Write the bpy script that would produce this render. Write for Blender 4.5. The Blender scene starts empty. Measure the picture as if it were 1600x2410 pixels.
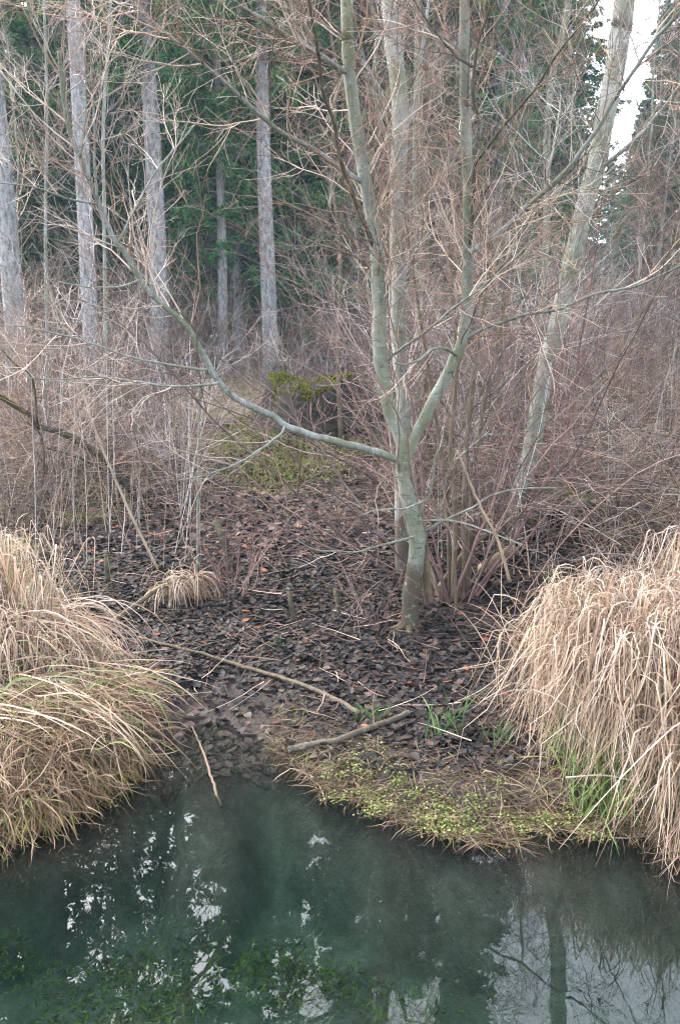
import bpy, math, random
import numpy as np
from mathutils import Vector
rng = np.random.default_rng(7)
random.seed(7)
SC = bpy.context.scene
COL = SC.collection
R = math.radians

# ------------------------------------------------------------------ camera
CAM = np.array([0.0, 0.0, 2.0]); PITCH = R(12.0); FPX = 1874.0   # photo pixels: 1600 x 2410
cd = bpy.data.cameras.new("camera"); cam = bpy.data.objects.new("camera", cd); COL.objects.link(cam)
cam.location = CAM; cam.rotation_euler = (R(90) - PITCH, 0, 0)
cd.sensor_fit = 'VERTICAL'; cd.sensor_height = 36.0; cd.lens = 36.0 * FPX / 2410.0
cd.clip_start = 0.05; cd.clip_end = 2000
SC.camera = cam

# ------------------------------------------------------------------ world, sun, exposure
SUN_EL, SUN_AZ = R(45), R(312)      # veiled sun beyond the wood, to the left
w = bpy.data.worlds.new("World"); SC.world = w; w.use_nodes = True
nt = w.node_tree
sky = nt.nodes.new('ShaderNodeTexSky'); sky.sky_type = 'NISHITA'; sky.sun_disc = False
sky.sun_elevation = SUN_EL; sky.sun_rotation = SUN_AZ
sky.air_density = 1.0; sky.dust_density = 2.5; sky.ozone_density = 1.0
hs = nt.nodes.new('ShaderNodeHueSaturation'); hs.inputs['Saturation'].default_value = 0.42   # overcast: a pale sky
nt.links.new(sky.outputs[0], hs.inputs['Color'])
nt.links.new(hs.outputs[0], nt.nodes['Background'].inputs[0])
nt.nodes['Background'].inputs[1].default_value = 0.15
sd = bpy.data.lights.new("sun", 'SUN'); sd.energy = 0.6; sd.angle = R(25); sd.color = (1.0, 0.985, 0.965)
so = bpy.data.objects.new("sun", sd); COL.objects.link(so)
so.rotation_euler = (R(90) - SUN_EL, 0, R(180) - SUN_AZ)
SC.view_settings.view_transform = 'Standard'; SC.view_settings.look = 'None'
SC.view_settings.exposure = 3.2; SC.view_settings.gamma = 1.0
SC.render.engine = 'CYCLES'
SC.cycles.max_bounces = 6; SC.cycles.transparent_max_bounces = 8
SC.cycles.diffuse_bounces = 3; SC.cycles.glossy_bounces = 3
SC.cycles.use_denoising = True; SC.cycles.denoiser = 'OPENIMAGEDENOISE'; SC.cycles.denoising_prefilter = 'NONE'; SC.cycles.denoising_input_passes = 'RGB_ALBEDO_NORMAL'; SC.cycles.filter_width = 1.2; SC.cycles.sample_clamp_indirect = 4.0
SC.cycles.caustics_reflective = False; SC.cycles.caustics_refractive = False

# ------------------------------------------------------------------ tagging helpers
def tag(o, label=None, cat=None, group=None, kind=None):
    if label: o['label'] = label
    if cat: o['category'] = cat
    if group: o['group'] = group
    if kind: o['kind'] = kind
    return o
def empty(name, loc=(0, 0, 0)):
    o = bpy.data.objects.new(name, None); COL.objects.link(o); o.location = loc
    o.empty_display_size = 0.1
    return o
def copy_tree(o, parent=None):
    c = o.copy(); COL.objects.link(c)
    if parent: c.parent = parent
    for ch in o.children: copy_tree(ch, c)
    return c

# ------------------------------------------------------------------ mesh collector
def norm(v): return v / np.maximum(np.linalg.norm(v, axis=-1, keepdims=True), 1e-9)
class MB:
    def __init__(s): s.v = []; s.q = []; s.t = []; s.c = []; s.n = 0
    def add(s, verts, quads=None, tris=None, col=(1, 1, 1)):
        verts = np.asarray(verts, float).reshape(-1, 3)
        if quads is not None and len(quads): s.q.append(np.asarray(quads, np.int64).reshape(-1, 4) + s.n)
        if tris is not None and len(tris): s.t.append(np.asarray(tris, np.int64).reshape(-1, 3) + s.n)
        c = np.ones((len(verts), 4)); c[:, :3] = col
        s.v.append(verts); s.c.append(c); s.n += len(verts)
    def tubes(s, P, Rd, sides=4, col=None, cap=False):
        """P (N,K,3) polylines, Rd (N,K) radii, col (N,3)."""
        P = np.asarray(P, float); Rd = np.asarray(Rd, float)
        N, K, _ = P.shape
        T = np.empty_like(P); T[:, 1:-1] = P[:, 2:] - P[:, :-2]; T[:, 0] = P[:, 1] - P[:, 0]; T[:, -1] = P[:, -1] - P[:, -2]
        T = norm(T)
        m = norm(T.mean(1))
        ref = np.where(np.abs(m[:, 2:3]) > 0.75, np.array([[1.0, 0.13, 0]]), np.array([[0, 0.1, 1.0]]))[:, None, :]
        A = norm(np.cross(T, np.broadcast_to(ref, T.shape))); B = np.cross(T, A)
        a = np.linspace(0, 2 * np.pi, sides, endpoint=False)
        ring = (np.cos(a)[None, None, :, None] * A[:, :, None, :] + np.sin(a)[None, None, :, None] * B[:, :, None, :])
        V = P[:, :, None, :] + ring * Rd[:, :, None, None]
        idx = np.arange(N * K * sides).reshape(N, K, sides)
        nx = np.roll(idx, -1, axis=2)
        Q = np.stack([idx[:, :-1], nx[:, :-1], nx[:, 1:], idx[:, 1:]], -1).reshape(-1, 4)
        c = (1, 1, 1) if col is None else np.repeat(np.broadcast_to(col, (N, 3)), K * sides, axis=0)
        tr = None
        if cap:
            last = idx[:, -1]; first = idx[:, 0]
            tr = np.concatenate([np.stack([last[:, 0], last[:, i], last[:, i + 1]], -1) for i in range(1, sides - 1)] +
                                [np.stack([first[:, 0], first[:, i + 1], first[:, i]], -1) for i in range(1, sides - 1)])
        s.add(V, Q, tr, c)
    def blades(s, P, W, side, col, cup=0.0):
        """P (N,K,3), W (N,K) half widths, side (N,3) or (N,K,3) width direction, col (N,3)."""
        N, K, _ = P.shape
        sd_ = side if side.ndim == 3 else np.broadcast_to(side[:, None, :], P.shape)
        V = np.stack([P - sd_ * W[..., None], P + sd_ * W[..., None]], 2)
        idx = np.arange(N * K * 2).reshape(N, K, 2)
        Q = np.stack([idx[:, :-1, 0], idx[:, :-1, 1], idx[:, 1:, 1], idx[:, 1:, 0]], -1).reshape(-1, 4)
        s.add(V, Q, None, np.repeat(np.broadcast_to(col, (N, 3)), K * 2, axis=0))
    def build(s, name, mat, parent=None, smooth=True):
        me = bpy.data.meshes.new(name)
        v = np.concatenate(s.v); c = np.concatenate(s.c)
        q = np.concatenate(s.q) if s.q else np.zeros((0, 4), np.int64)
        t = np.concatenate(s.t) if s.t else np.zeros((0, 3), np.int64)
        me.vertices.add(len(v)); me.vertices.foreach_set('co', v.astype(np.float32).ravel())
        loops = np.concatenate([q.ravel(), t.ravel()]).astype(np.int32)
        me.loops.add(len(loops)); me.loops.foreach_set('vertex_index', loops)
        tot = np.concatenate([np.full(len(q), 4), np.full(len(t), 3)]).astype(np.int32)
        st = np.concatenate([[0], np.cumsum(tot)[:-1]]).astype(np.int32)
        me.polygons.add(len(tot)); me.polygons.foreach_set('loop_start', st); me.polygons.foreach_set('loop_total', tot)
        me.polygons.foreach_set('use_smooth', np.full(len(tot), smooth))
        at = me.color_attributes.new('Col', 'FLOAT_COLOR', 'POINT'); at.data.foreach_set('color', c.astype(np.float32).ravel())
        me.update(calc_edges=True)
        me.materials.append(mat)
        o = bpy.data.objects.new(name, me); COL.objects.link(o)
        if parent: o.parent = parent
        return o

# ------------------------------------------------------------------ materials
def newmat(name):
    m = bpy.data.materials.new(name); m.use_nodes = True
    return m, m.node_tree, m.node_tree.nodes['Principled BSDF']
def N(nt, t, **k):
    n = nt.nodes.new(t)
    for a, b in k.items(): setattr(n, a, b)
    return n
def mix(nt, fac, a, b, mode='MIX'):
    n = N(nt, 'ShaderNodeMix', data_type='RGBA', blend_type=mode)
    for sock, val in ((n.inputs[0], fac), (n.inputs[6], a), (n.inputs[7], b)):
        if hasattr(val, 'is_output'): nt.links.new(val, sock)
        else: sock.default_value = val if not isinstance(val, tuple) else (*val, 1)
    return n.outputs[2]
def noise(nt, vec, scale, detail=4, rough=0.6):
    n = N(nt, 'ShaderNodeTexNoise'); n.inputs['Scale'].default_value = scale
    n.inputs['Detail'].default_value = detail; n.inputs['Roughness'].default_value = rough
    if vec is not None: nt.links.new(vec, n.inputs['Vector'])
    return n.outputs['Fac']
def ramp(nt, fac, stops):
    n = N(nt, 'ShaderNodeValToRGB'); e = n.color_ramp.elements
    while len(e) < len(stops): e.new(0.5)
    for el, (p, c) in zip(e, stops): el.position = p; el.color = (*c, 1) if isinstance(c, tuple) else (c, c, c, 1)
    nt.links.new(fac, n.inputs[0]); return n.outputs[0]
def mapping(nt, out, sc):
    n = N(nt, 'ShaderNodeMapping'); n.inputs['Scale'].default_value = sc; nt.links.new(out, n.inputs[0]); return n.outputs[0]
def bump(nt, h, b, strength, dist=0.01):
    n = N(nt, 'ShaderNodeBump'); n.inputs['Strength'].default_value = strength; n.inputs['Distance'].default_value = dist
    nt.links.new(h, n.inputs['Height']); nt.links.new(n.outputs[0], b.inputs['Normal'])

def mat_blade(name, rough=0.6, trans=0.25, spec=0.3, lo=0.72, hi=1.2, kinds=False):
    m, nt, b = newmat(name)
    at = N(nt, 'ShaderNodeAttribute', attribute_name='Col')
    tc = N(nt, 'ShaderNodeTexCoord')
    f = ramp(nt, noise(nt, tc.outputs['Object'], 9, 3), [(0.3, lo), (0.7, hi)])
    c = mix(nt, 1.0, at.outputs['Color'], f, 'MULTIPLY')
    if kinds:      # every shrub has its own bark: grey, red brown, tan, nearly black
        oi = N(nt, 'ShaderNodeObjectInfo')
        k = ramp(nt, oi.outputs['Random'], [(0.0, (1.1, 1.1, 1.1)), (0.2, (1.05, .84, .79)), (0.36, (.40, .38, .37)), (0.5, (1.45, 1.43, 1.42)), (0.64, (.78, .68, .64)), (0.8, (1.3, 1.06, .86)), (1.0, (.5, .48, .48))])
        c = mix(nt, 1.0, c, k, 'MULTIPLY')
    nt.links.new(c, b.inputs['Base Color']); b.inputs['Roughness'].default_value = rough
    b.inputs['Specular IOR Level'].default_value = spec
    if trans:
        t = N(nt, 'ShaderNodeBsdfTranslucent'); nt.links.new(c, t.inputs[0])
        mx = N(nt, 'ShaderNodeMixShader'); mx.inputs[0].default_value = trans
        nt.links.new(b.outputs[0], mx.inputs[1]); nt.links.new(t.outputs[0], mx.inputs[2])
        nt.links.new(mx.outputs[0], nt.nodes['Material Output'].inputs[0])
    return m
def mat_bark(name, dark, light, moss=None, scale=14, stretch=(1, 1, 0.35), lent=None, rough=0.8, base=None):
    m, nt, b = newmat(name)
    tc = N(nt, 'ShaderNodeTexCoord'); o = tc.outputs['Object']
    at = N(nt, 'ShaderNodeAttribute', attribute_name='Col')
    n1 = noise(nt, mapping(nt, o, stretch), scale, 6)
    c = ramp(nt, n1, [(0.32, dark), (0.62, light)])
    n2 = noise(nt, o, 3.2, 4)
    if moss: c = mix(nt, ramp(nt, n2, [(0.42, 0.0), (0.62, 0.85)]), c, moss)
    h = n1
    if lent:
        n3 = noise(nt, mapping(nt, o, (1, 1, 5.0)), lent, 3)
        k = ramp(nt, n3, [(0.60, 0.0), (0.68, 0.75)])
        c = mix(nt, k, c, tuple(x * 0.35 for x in dark))
    if base:     # wet, stained foot of the trunk with a ragged border
        ge = N(nt, 'ShaderNodeSeparateXYZ'); nt.links.new(o, ge.inputs[0])
        ad = N(nt, 'ShaderNodeMath', operation='MULTIPLY_ADD'); nt.links.new(noise(nt, o, 9, 4), ad.inputs[0]); ad.inputs[1].default_value = -0.75
        nt.links.new(ge.outputs[2], ad.inputs[2])
        k = ramp(nt, ad.outputs[0], [(-0.0, 0.85), (0.12, 0.0)])
        c = mix(nt, k, c, base)
    n4 = noise(nt, mapping(nt, o, (1, 1, .8)), scale * 2.3, 3)       # lichen flecks
    c = mix(nt, ramp(nt, n4, [(0.60, 0.0), (0.66, 0.55)]), c, tuple(min(1, x * 1.25) for x in light))
    c = mix(nt, ramp(nt, n4, [(0.30, 0.6), (0.36, 0.0)]), c, tuple(x * .5 for x in dark))
    c = mix(nt, 1.0, c, at.outputs['Color'], 'MULTIPLY')
    c = mix(nt, 1.0, c, (0.74, 0.75, 0.74), 'MULTIPLY')
    nt.links.new(c, b.inputs['Base Color']); b.inputs['Roughness'].default_value = rough
    b.inputs['Specular IOR Level'].default_value = 0.25
    bump(nt, h, b, 0.6, 0.006)
    return m

M_alder = mat_bark('alder_bark', (0.10, 0.102, 0.078), (0.27, 0.275, 0.235), moss=(0.135, 0.145, 0.075), scale=10, lent=16, base=(0.075, 0.055, 0.035))
M_alder_pale = mat_bark('pale_bark', (0.15, 0.145, 0.12), (0.33, 0.325, 0.295), moss=(0.17, 0.17, 0.105), scale=9, lent=14, base=(0.09, 0.065, 0.045))
M_limb = mat_bark('limb_bark', (0.12, 0.125, 0.11), (0.31, 0.32, 0.30), moss=(0.145, 0.155, 0.095), scale=22, lent=30)
M_darkbark = mat_bark('dark_bark', (0.025, 0.02, 0.015), (0.10, 0.085, 0.065), moss=(0.07, 0.07, 0.03), scale=25)
M_stump = mat_bark('rotten_wood', (0.010, 0.008, 0.006), (0.05, 0.036, 0.026), scale=18)
M_brownbark = mat_bark('brown_bark', (0.08, 0.053, 0.036), (0.20, 0.145, 0.105), moss=(0.11, 0.095, 0.045), scale=25)
M_spruce = mat_bark('spruce_bark', (0.10, 0.09, 0.088), (0.36, 0.345, 0.35), scale=13, stretch=(1, 1, 0.5), lent=7)
M_twig = mat_blade('twig_bark', 0.65, 0.0, 0.3, .44, .88, True)
M_grass = mat_blade('dry_grass', 0.6, 0.25, 0.25, .48, .95)
M_green = mat_blade('green_leaf', 0.5, 0.3, 0.35, .5, .85)
M_leaf = mat_blade('wet_leaf', 0.62, 0.0, 0.2, .5, 1.0)
M_needle = mat_blade('spruce_needles', 0.6, 0.3, 0.2, .85, 1.35)
M_weed = mat_blade('water_weed', 0.8, 0.2, 0.05, .35, .75)
M_moss = mat_blade('moss', 0.9, 0.2, 0.1)
m, nt_, b_ = newmat('hollow_shade'); b_.inputs['Base Color'].default_value = (0.012, 0.010, 0.008, 1); b_.inputs['Roughness'].default_value = 0.9; M_hollow = m  # near black, paints the shade inside the log openings
m, nt_, b_ = newmat('cut_wood')
_tc = N(nt_, 'ShaderNodeTexCoord')
_c = ramp(nt_, noise(nt_, _tc.outputs['Object'], 40, 4), [(0.3, (0.34, 0.2, 0.11)), (0.7, (0.55, 0.37, 0.24))])
nt_.links.new(_c, b_.inputs['Base Color']); M_cut = m

# ------------------------------------------------------------------ terrain
EX = np.array([-60, -6, -3, -1.40, -1.24, -1.10, -0.97, -0.88, -0.84, -0.72, -0.60, -0.46, -0.38, -0.31, -0.20, -0.08, 0.19, 0.44, 0.52, 0.80, 1.07, 1.23, 1.36, 2.0, 4.0, 8, 60])
EY = np.array([2.6, 2.7, 2.80, 2.93, 3.09, 3.32, 3.52, 3.72, 3.86, 3.92, 3.90, 3.84, 3.76, 3.60, 3.48, 3.34, 3.14, 2.95, 2.92, 2.97, 3.0, 2.94, 2.83, 2.7, 2.6, 2.6, 2.6])
def smooth(t): t = np.clip(t, 0, 1); return t * t * (3 - 2 * t)
def wob(x, y, s, seed=0):
    r_ = np.random.default_rng(seed); o = 0
    for k in range(6):
        a = r_.uniform(0, 2 * np.pi); f = s * r_.uniform(0.6, 1.9)
        o = o + np.sin((x * np.cos(a) + y * np.sin(a)) * f + r_.uniform(0, 6.3))
    return o / 6
def edge(x): return np.interp(x, EX, EY) + 0.03 * np.sin(x * 17) + 0.02 * np.sin(x * 41 + 1)
STUMP = np.array([-0.35, 13.2])
def terr(x, y):
    x = np.asarray(x, float); y = np.asarray(y, float)
    base = np.interp(y, [0, 3, 4, 5, 6, 8, 10, 14, 20, 40, 90, 400], [0.05, 0.06, 0.09, 0.15, 0.27, 0.50, 0.68, 0.88, 1.0, 1.15, 1.4, 3.0])
    base = base + 0.14 * np.exp(-((x + 1.45) / 0.55) ** 2 - ((y - 3.55) / 0.5) ** 2) + 0.10 * np.exp(-((x - 1.6) / 0.5) ** 2 - ((y - 3.9) / 0.6) ** 2)
    base = base + 0.25 * np.exp(-((x - STUMP[0]) / 1.0) ** 2 - ((y - STUMP[1] + 1.5) / 1.6) ** 2)
    base = base + wob(x, y, 1.3, 1) * np.clip((y - 3) * 0.018, 0.0, 0.12) + wob(x, y, 6, 2) * np.clip((y - 3.2) * 0.012, 0, 0.03) + wob(x, y, 0.12, 5) * np.clip((y - 20) * 0.03, 0, 1.0)
    d = y - edge(x)
    notch = np.exp(-((x + 0.58) / 0.24) ** 4)
    slope = 0.9 * (1 - notch) + 0.10 * notch
    bed = -np.minimum(0.42 + 0.04 * wob(x, y, 4, 3), 0.012 + slope * np.maximum(-d, 0) + np.maximum(-d - 0.75, 0) * 0.6)
    nl = np.exp(-((x + 0.60) / 0.42) ** 4)
    lw = 0.30 + 0.75 * nl
    z = np.where(d > 0, base * smooth(d / lw + 0.0) + 0.004, bed)
    near = np.interp(y, [-60, -3, 0.2, 0.9, 1.5], [1.0, 0.5, 0.4, 0.05, -0.6])
    far = np.interp(y, [0.9, 1.7, 2.1, 2.5], [-0.10, -0.15, -0.24, -0.40])
    z = np.where(y < 2.4, np.maximum(z, far + 0.04 * wob(x, y, 5, 4)), z)
    return np.maximum(z, near)

def ray(px, py):
    u = (px - 800.0) / FPX; v = (1205.0 - py) / FPX
    return np.array([u, math.cos(PITCH) + v * math.sin(PITCH), -math.sin(PITCH) + v * math.cos(PITCH)])
def at(px, py, Y):
    d = ray(px, py); return CAM + d * (Y / d[1])
def hit(px, py, ymax=60):
    d = ray(px, py); Y = 1.5
    while Y < ymax:
        p = CAM + d * (Y / d[1])
        if p[2] <= max(terr(p[0], p[1]), 0.0): return p
        Y += 0.01
    return p
def gz(p): return float(terr(p[0], p[1]))

def hit_bed(px, py):
    d = ray(px, py); Y = 1.2
    while Y < 9:
        p = CAM + d * (Y / d[1])
        if p[2] <= terr(p[0], p[1]): return p
        Y += .01
    return p
gx = np.concatenate([np.linspace(-160, -12, 24)[:-1], np.linspace(-12, -3.2, 60)[:-1], np.linspace(-3.2, 3.2, 280), np.linspace(3.2, 12, 60)[1:], np.linspace(12, 160, 24)[1:]])
gy = np.concatenate([np.linspace(-60, 0, 20)[:-1], np.linspace(0, 2.4, 60)[:-1], np.linspace(2.4, 6.5, 230), np.linspace(6.5, 16, 130)[1:], np.linspace(16, 60, 70)[1:], np.linspace(60, 320, 20)[1:]])
X, Y = np.meshgrid(gx, gy); Z = terr(X, Y)
fine = (np.abs(X) < 3.2) & (Y > 2.4) & (Y < 12)
Z = Z + np.where(fine & (Z > 0.02), rng.normal(0, 0.006, Z.shape), 0)
mb = MB(); nX = len(gx); ii = np.arange(len(gx) * len(gy)).reshape(len(gy), nX)
mb.add(np.stack([X, Y, Z], -1), np.stack([ii[:-1, :-1], ii[:-1, 1:], ii[1:, 1:], ii[1:, :-1]], -1).reshape(-1, 4))
m, nt, b = newmat('forest_floor')
geo = N(nt, 'ShaderNodeNewGeometry'); pos = geo.outputs['Position']
sx = N(nt, 'ShaderNodeSeparateXYZ'); nt.links.new(pos, sx.inputs[0])
litter = ramp(nt, noise(nt, pos, 28, 6, 0.7), [(0.3, (0.012, 0.010, 0.011)), (0.55, (0.045, 0.035, 0.036)), (0.75, (0.12, 0.08, 0.07))])
straw = ramp(nt, noise(nt, pos, 18, 6, 0.75), [(0.3, (0.05, 0.036, 0.026)), (0.5, (0.18, 0.135, 0.092)), (0.7, (0.34, 0.27, 0.19))])
moss = ramp(nt, noise(nt, pos, 30, 4), [(0.3, (0.07, 0.085, 0.02)), (0.7, (0.2, 0.23, 0.05))])
# the further floor carries dead grass; patches decide where each begins
mr = N(nt, 'ShaderNodeMapRange'); nt.links.new(sx.outputs[1], mr.inputs[0]); mr.inputs[1].default_value = 6.5; mr.inputs[2].default_value = 11.5
pn = N(nt, 'ShaderNodeMath', operation='MULTIPLY_ADD'); nt.links.new(noise(nt, pos, 1.3, 4), pn.inputs[0]); pn.inputs[1].default_value = 1.4; pn.inputs[2].default_value = -0.7
ad = N(nt, 'ShaderNodeMath', operation='ADD', use_clamp=True); nt.links.new(mr.outputs[0], ad.inputs[0]); nt.links.new(pn.outputs[0], ad.inputs[1])
c = mix(nt, ad.outputs[0], litter, straw)
mossk = ramp(nt, noise(nt, pos, 1.1, 4), [(0.56, 0.0), (0.66, 0.7)])
c = mix(nt, mossk, c, moss)
silt = ramp(nt, noise(nt, pos, 5, 6, 0.7), [(0.3, (0.05, 0.045, 0.032)), (0.5, (0.115, 0.107, 0.08)), (0.72, (0.20, 0.19, 0.15))])
mud = ramp(nt, noise(nt, mapping(nt, pos, (1, 1.6, 1)), 30, 7, 0.8), [(0.3, (0.012, 0.009, 0.007)), (0.5, (0.032, 0.021, 0.016)), (0.7, (0.062, 0.041, 0.030))])
zn = N(nt, 'ShaderNodeMath', operation='MULTIPLY_ADD'); nt.links.new(noise(nt, pos, 7, 4), zn.inputs[0]); zn.inputs[1].default_value = 0.05; nt.links.new(sx.outputs[2], zn.inputs[2])
k1 = ramp(nt, zn.outputs[0], [(0.045, 1.0), (0.085, 0.0)])
c = mix(nt, k1, c, mud)
mz = N(nt, 'ShaderNodeMapRange'); nt.links.new(sx.outputs[2], mz.inputs[0]); mz.inputs[1].default_value = -0.05; mz.inputs[2].default_value = -0.13
c = mix(nt, mz.outputs[0], c, silt)
nt.links.new(c, b.inputs['Base Color']); nt.links.new(ramp(nt, k1, [(0.0, 0.65), (1.0, 0.6)]), b.inputs['Roughness']); b.inputs['Specular IOR Level'].default_value = 0.3
bump(nt, noise(nt, pos, 40, 6, 0.7), b, 0.8, 0.03)
ground = tag(mb.build('ground', m), kind='structure')

# water sheet
m, nt, b = newmat('stream_water'); nt.nodes.remove(b); out = nt.nodes['Material Output']
geo = N(nt, 'ShaderNodeNewGeometry')
nz1 = noise(nt, mapping(nt, geo.outputs['Position'], (1.0, 0.55, 1)), 5.5, 3, 0.55)
bp = N(nt, 'ShaderNodeBump'); bp.inputs['Strength'].default_value = 0.022; bp.inputs['Distance'].default_value = 0.02; nt.links.new(nz1, bp.inputs['Height'])
tr = N(nt, 'ShaderNodeBsdfTransparent')
df = N(nt, 'ShaderNodeBsdfDiffuse'); df.inputs[0].default_value = (0.02, 0.075, 0.07, 1)
mx = N(nt, 'ShaderNodeMixShader'); mx.inputs[0].default_value = 0.02
nt.links.new(tr.outputs[0], mx.inputs[1]); nt.links.new(df.outputs[0], mx.inputs[2])
gl = N(nt, 'ShaderNodeBsdfGlossy'); gl.inputs['Roughness'].default_value = 0.0; nt.links.new(bp.outputs[0], gl.inputs['Normal'])
fr = N(nt, 'ShaderNodeFresnel'); fr.inputs['IOR'].default_value = 1.6; nt.links.new(bp.outputs[0], fr.inputs['Normal'])
mx2 = N(nt, 'ShaderNodeMixShader'); nt.links.new(fr.outputs[0], mx2.inputs[0]); nt.links.new(mx.outputs[0], mx2.inputs[1]); nt.links.new(gl.outputs[0], mx2.inputs[2])
nt.links.new(mx2.outputs[0], out.inputs['Surface'])
va = N(nt, 'ShaderNodeVolumeAbsorption'); va.inputs['Color'].default_value = (0.42, 0.74, 0.64, 1); va.inputs['Density'].default_value = 1.9
nt.links.new(va.outputs[0], out.inputs['Volume'])
mb = MB(); X0, X1, Y0_, Y1_ = -60, 60, 0.05, 5.2
mb.add([(X0, Y0_, 0), (X1, Y0_, 0), (X1, Y1_, 0), (X0, Y1_, 0), (X0, Y0_, -1.3), (X1, Y0_, -1.3), (X1, Y1_, -1.3), (X0, Y1_, -1.3)],
       [(0, 1, 2, 3), (7, 6, 5, 4), (0, 4, 5, 1), (1, 5, 6, 2), (2, 6, 7, 3), (3, 7, 4, 0)])
water = tag(mb.build('water', m, smooth=False), kind='structure')

# ------------------------------------------------------------------ growth helpers (all vectorised)
def grow(S, D, L, K, wobble=0.1, up=0.0, wv=None):
    """random-walk polylines: S (N,3) starts, D (N,3) directions, L (N,) lengths -> (N,K+1,3)."""
    Nn = len(S); P = np.empty((Nn, K + 1, 3)); P[:, 0] = S; d = norm(np.asarray(D, float)); step = (np.asarray(L) / K)[:, None]
    for k in range(K):
        d = d + rng.normal(0, wobble, (Nn, 3)); d[:, 2] += up if np.isscalar(up) else up[k]
        d = norm(d); P[:, k + 1] = P[:, k] + d * step
    return P
def sprout(P, Rd, n, tmin=0.2, tmax=0.98, ang=(30, 60), up=0.0):
    """n children per parent: starts, directions, t, radius there, parent index."""
    Nn, K, _ = P.shape
    pi = np.repeat(np.arange(Nn), n); t = rng.uniform(tmin, tmax, len(pi)); f = t * (K - 1); k = np.minimum(f.astype(int), K - 2); fr_ = (f - k)[:, None]
    S = P[pi, k] * (1 - fr_) + P[pi, k + 1] * fr_; T = norm(P[pi, k + 1] - P[pi, k])
    rad = Rd[pi, k] * (1 - fr_[:, 0]) + Rd[pi, k + 1] * fr_[:, 0]
    a = np.radians(rng.uniform(ang[0], ang[1], len(pi))); r3 = norm(np.cross(T, rng.normal(0, 1, T.shape)))
    D = T * np.cos(a)[:, None] + r3 * np.sin(a)[:, None]; D[:, 2] += up
    return S, norm(D), t, rad, pi
def taper(Nn, K, r0, r1, p=1.0):
    t = np.linspace(0, 1, K)[None, :] ** p
    return np.asarray(r0).reshape(-1, 1) * (1 - t) + np.asarray(r1).reshape(-1, 1) * t
def palette(cols, n, jit=0.15, p=None):
    c = np.array(cols)[rng.choice(len(cols), n, p=p)]
    return c * rng.uniform(1 - jit, 1 + jit, (n, 1)) * rng.uniform(1 - jit * 0.3, 1 + jit * 0.3, (n, 3))
def spline(pts, n):
    pts = np.asarray(pts, float); Q = np.vstack([2 * pts[0] - pts[1], pts, 2 * pts[-1] - pts[-2]])
    t = np.linspace(0, len(pts) - 1, n); k = np.minimum(t.astype(int), len(pts) - 2); u = (t - k)[:, None]
    a, b_, c_, d_ = Q[k], Q[k + 1], Q[k + 2], Q[k + 3]
    return 0.5 * (2 * b_ + (c_ - a) * u + (2 * a - 5 * b_ + 4 * c_ - d_) * u ** 2 + (3 * b_ - a - 3 * c_ + d_) * u ** 3)
def trace(px, Y0, Y1, w0, w1, n=40, ext=0.0, rough=0.0015, flare=0.0):
    """a limb seen at photo pixels px, lying between distances Y0 and Y1, w = its width in photo pixels."""
    px = np.asarray(px, float); s = np.concatenate([[0], np.cumsum(np.linalg.norm(np.diff(px, axis=0), axis=1))]); s /= s[-1]
    Ys = Y0 + (Y1 - Y0) * s
    pts = np.array([at(a, b, y) for (a, b), y in zip(px, Ys)])
    r = (w0 + (w1 - w0) * s) / 2 / FPX * Ys * 1.03
    if ext:
        d = norm(pts[-1] - pts[-2]); d = norm(d + np.array([0, 0.1, 0.35])); 
        pts = np.vstack([pts, pts[-1] + d * ext * 0.5, pts[-1] + d * ext + rng.normal(0, 0.1, 3)]); r = np.append(r, [r[-1] * 0.6, r[-1] * 0.2])
    P = spline(pts, n); tt = np.linspace(0, len(r) - 1, n); Rr = np.interp(tt, np.arange(len(r)), r)
    if rough: P[1:-1] += rng.normal(0, rough, P[1:-1].shape)
    Rr = Rr * (1 + rng.normal(0, 0.03, n))
    if flare: Rr = Rr * (1 + flare * np.exp(-np.linspace(0, 1, n) * 11))
    return P, Rr
def limb(name, T, mat, parent=None, sides=10, col=(1, 1, 1)):
    mb = MB(); mb.tubes(T[0][None], T[1][None], sides, np.array([col]), cap=True); return mb.build(name, mat, parent)
def twigs_on(mb, limbs, n1, L1, n2, L2, n3=0, L3=0.2, cols=None, r=0.004, up=0.02, tmin=0.25, ang=(30, 65), rmin=0.0011, jitter=0.12, wobble=0.12, p=None):
    """two or three orders of side twigs on a list of traced limbs."""
    for P, Rr in limbs:
        n = max(1, int(n1 * (np.linalg.norm(np.diff(P, axis=0), axis=1).sum())))
        S, D, t, rad, _ = sprout(P[None], Rr[None], n, tmin, 1.0, ang, up)
        L = L1 * rng.uniform(0.4, 1.2, n); Q = grow(S, D, L, 8, wobble, up)
        r0 = np.minimum(rad * 0.6, r * rng.uniform(0.6, 1.3, n)); RQ = taper(n, 9, np.maximum(r0, rmin), rmin)
        c1 = palette(cols, n, jitter, p); mb.tubes(Q, RQ, 4, c1)
        S, D, t, rad, pi = sprout(Q, RQ, n2, 0.2, 1.0, (25, 60), up)
        k = len(S); Q2 = grow(S, D, L2 * rng.uniform(0.4, 1.2, k), 5, wobble, up); R2 = taper(k, 6, np.maximum(rad * 0.7, rmin), rmin * 0.8); c2 = c1[pi] * rng.uniform(0.85, 1.15, (k, 1))
        mb.tubes(Q2, R2, 3, c2)
        if n3:
            S, D, t, rad, pi = sprout(Q2, R2, n3, 0.2, 1.0, (25, 60), up)
            k = len(S); Q3 = grow(S, D, L3 * rng.uniform(0.4, 1.2, k), 3, wobble, up); mb.tubes(Q3, taper(k, 4, np.maximum(rad * 0.8, rmin * 0.8), rmin * 0.7), 3, c2[pi])

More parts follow.
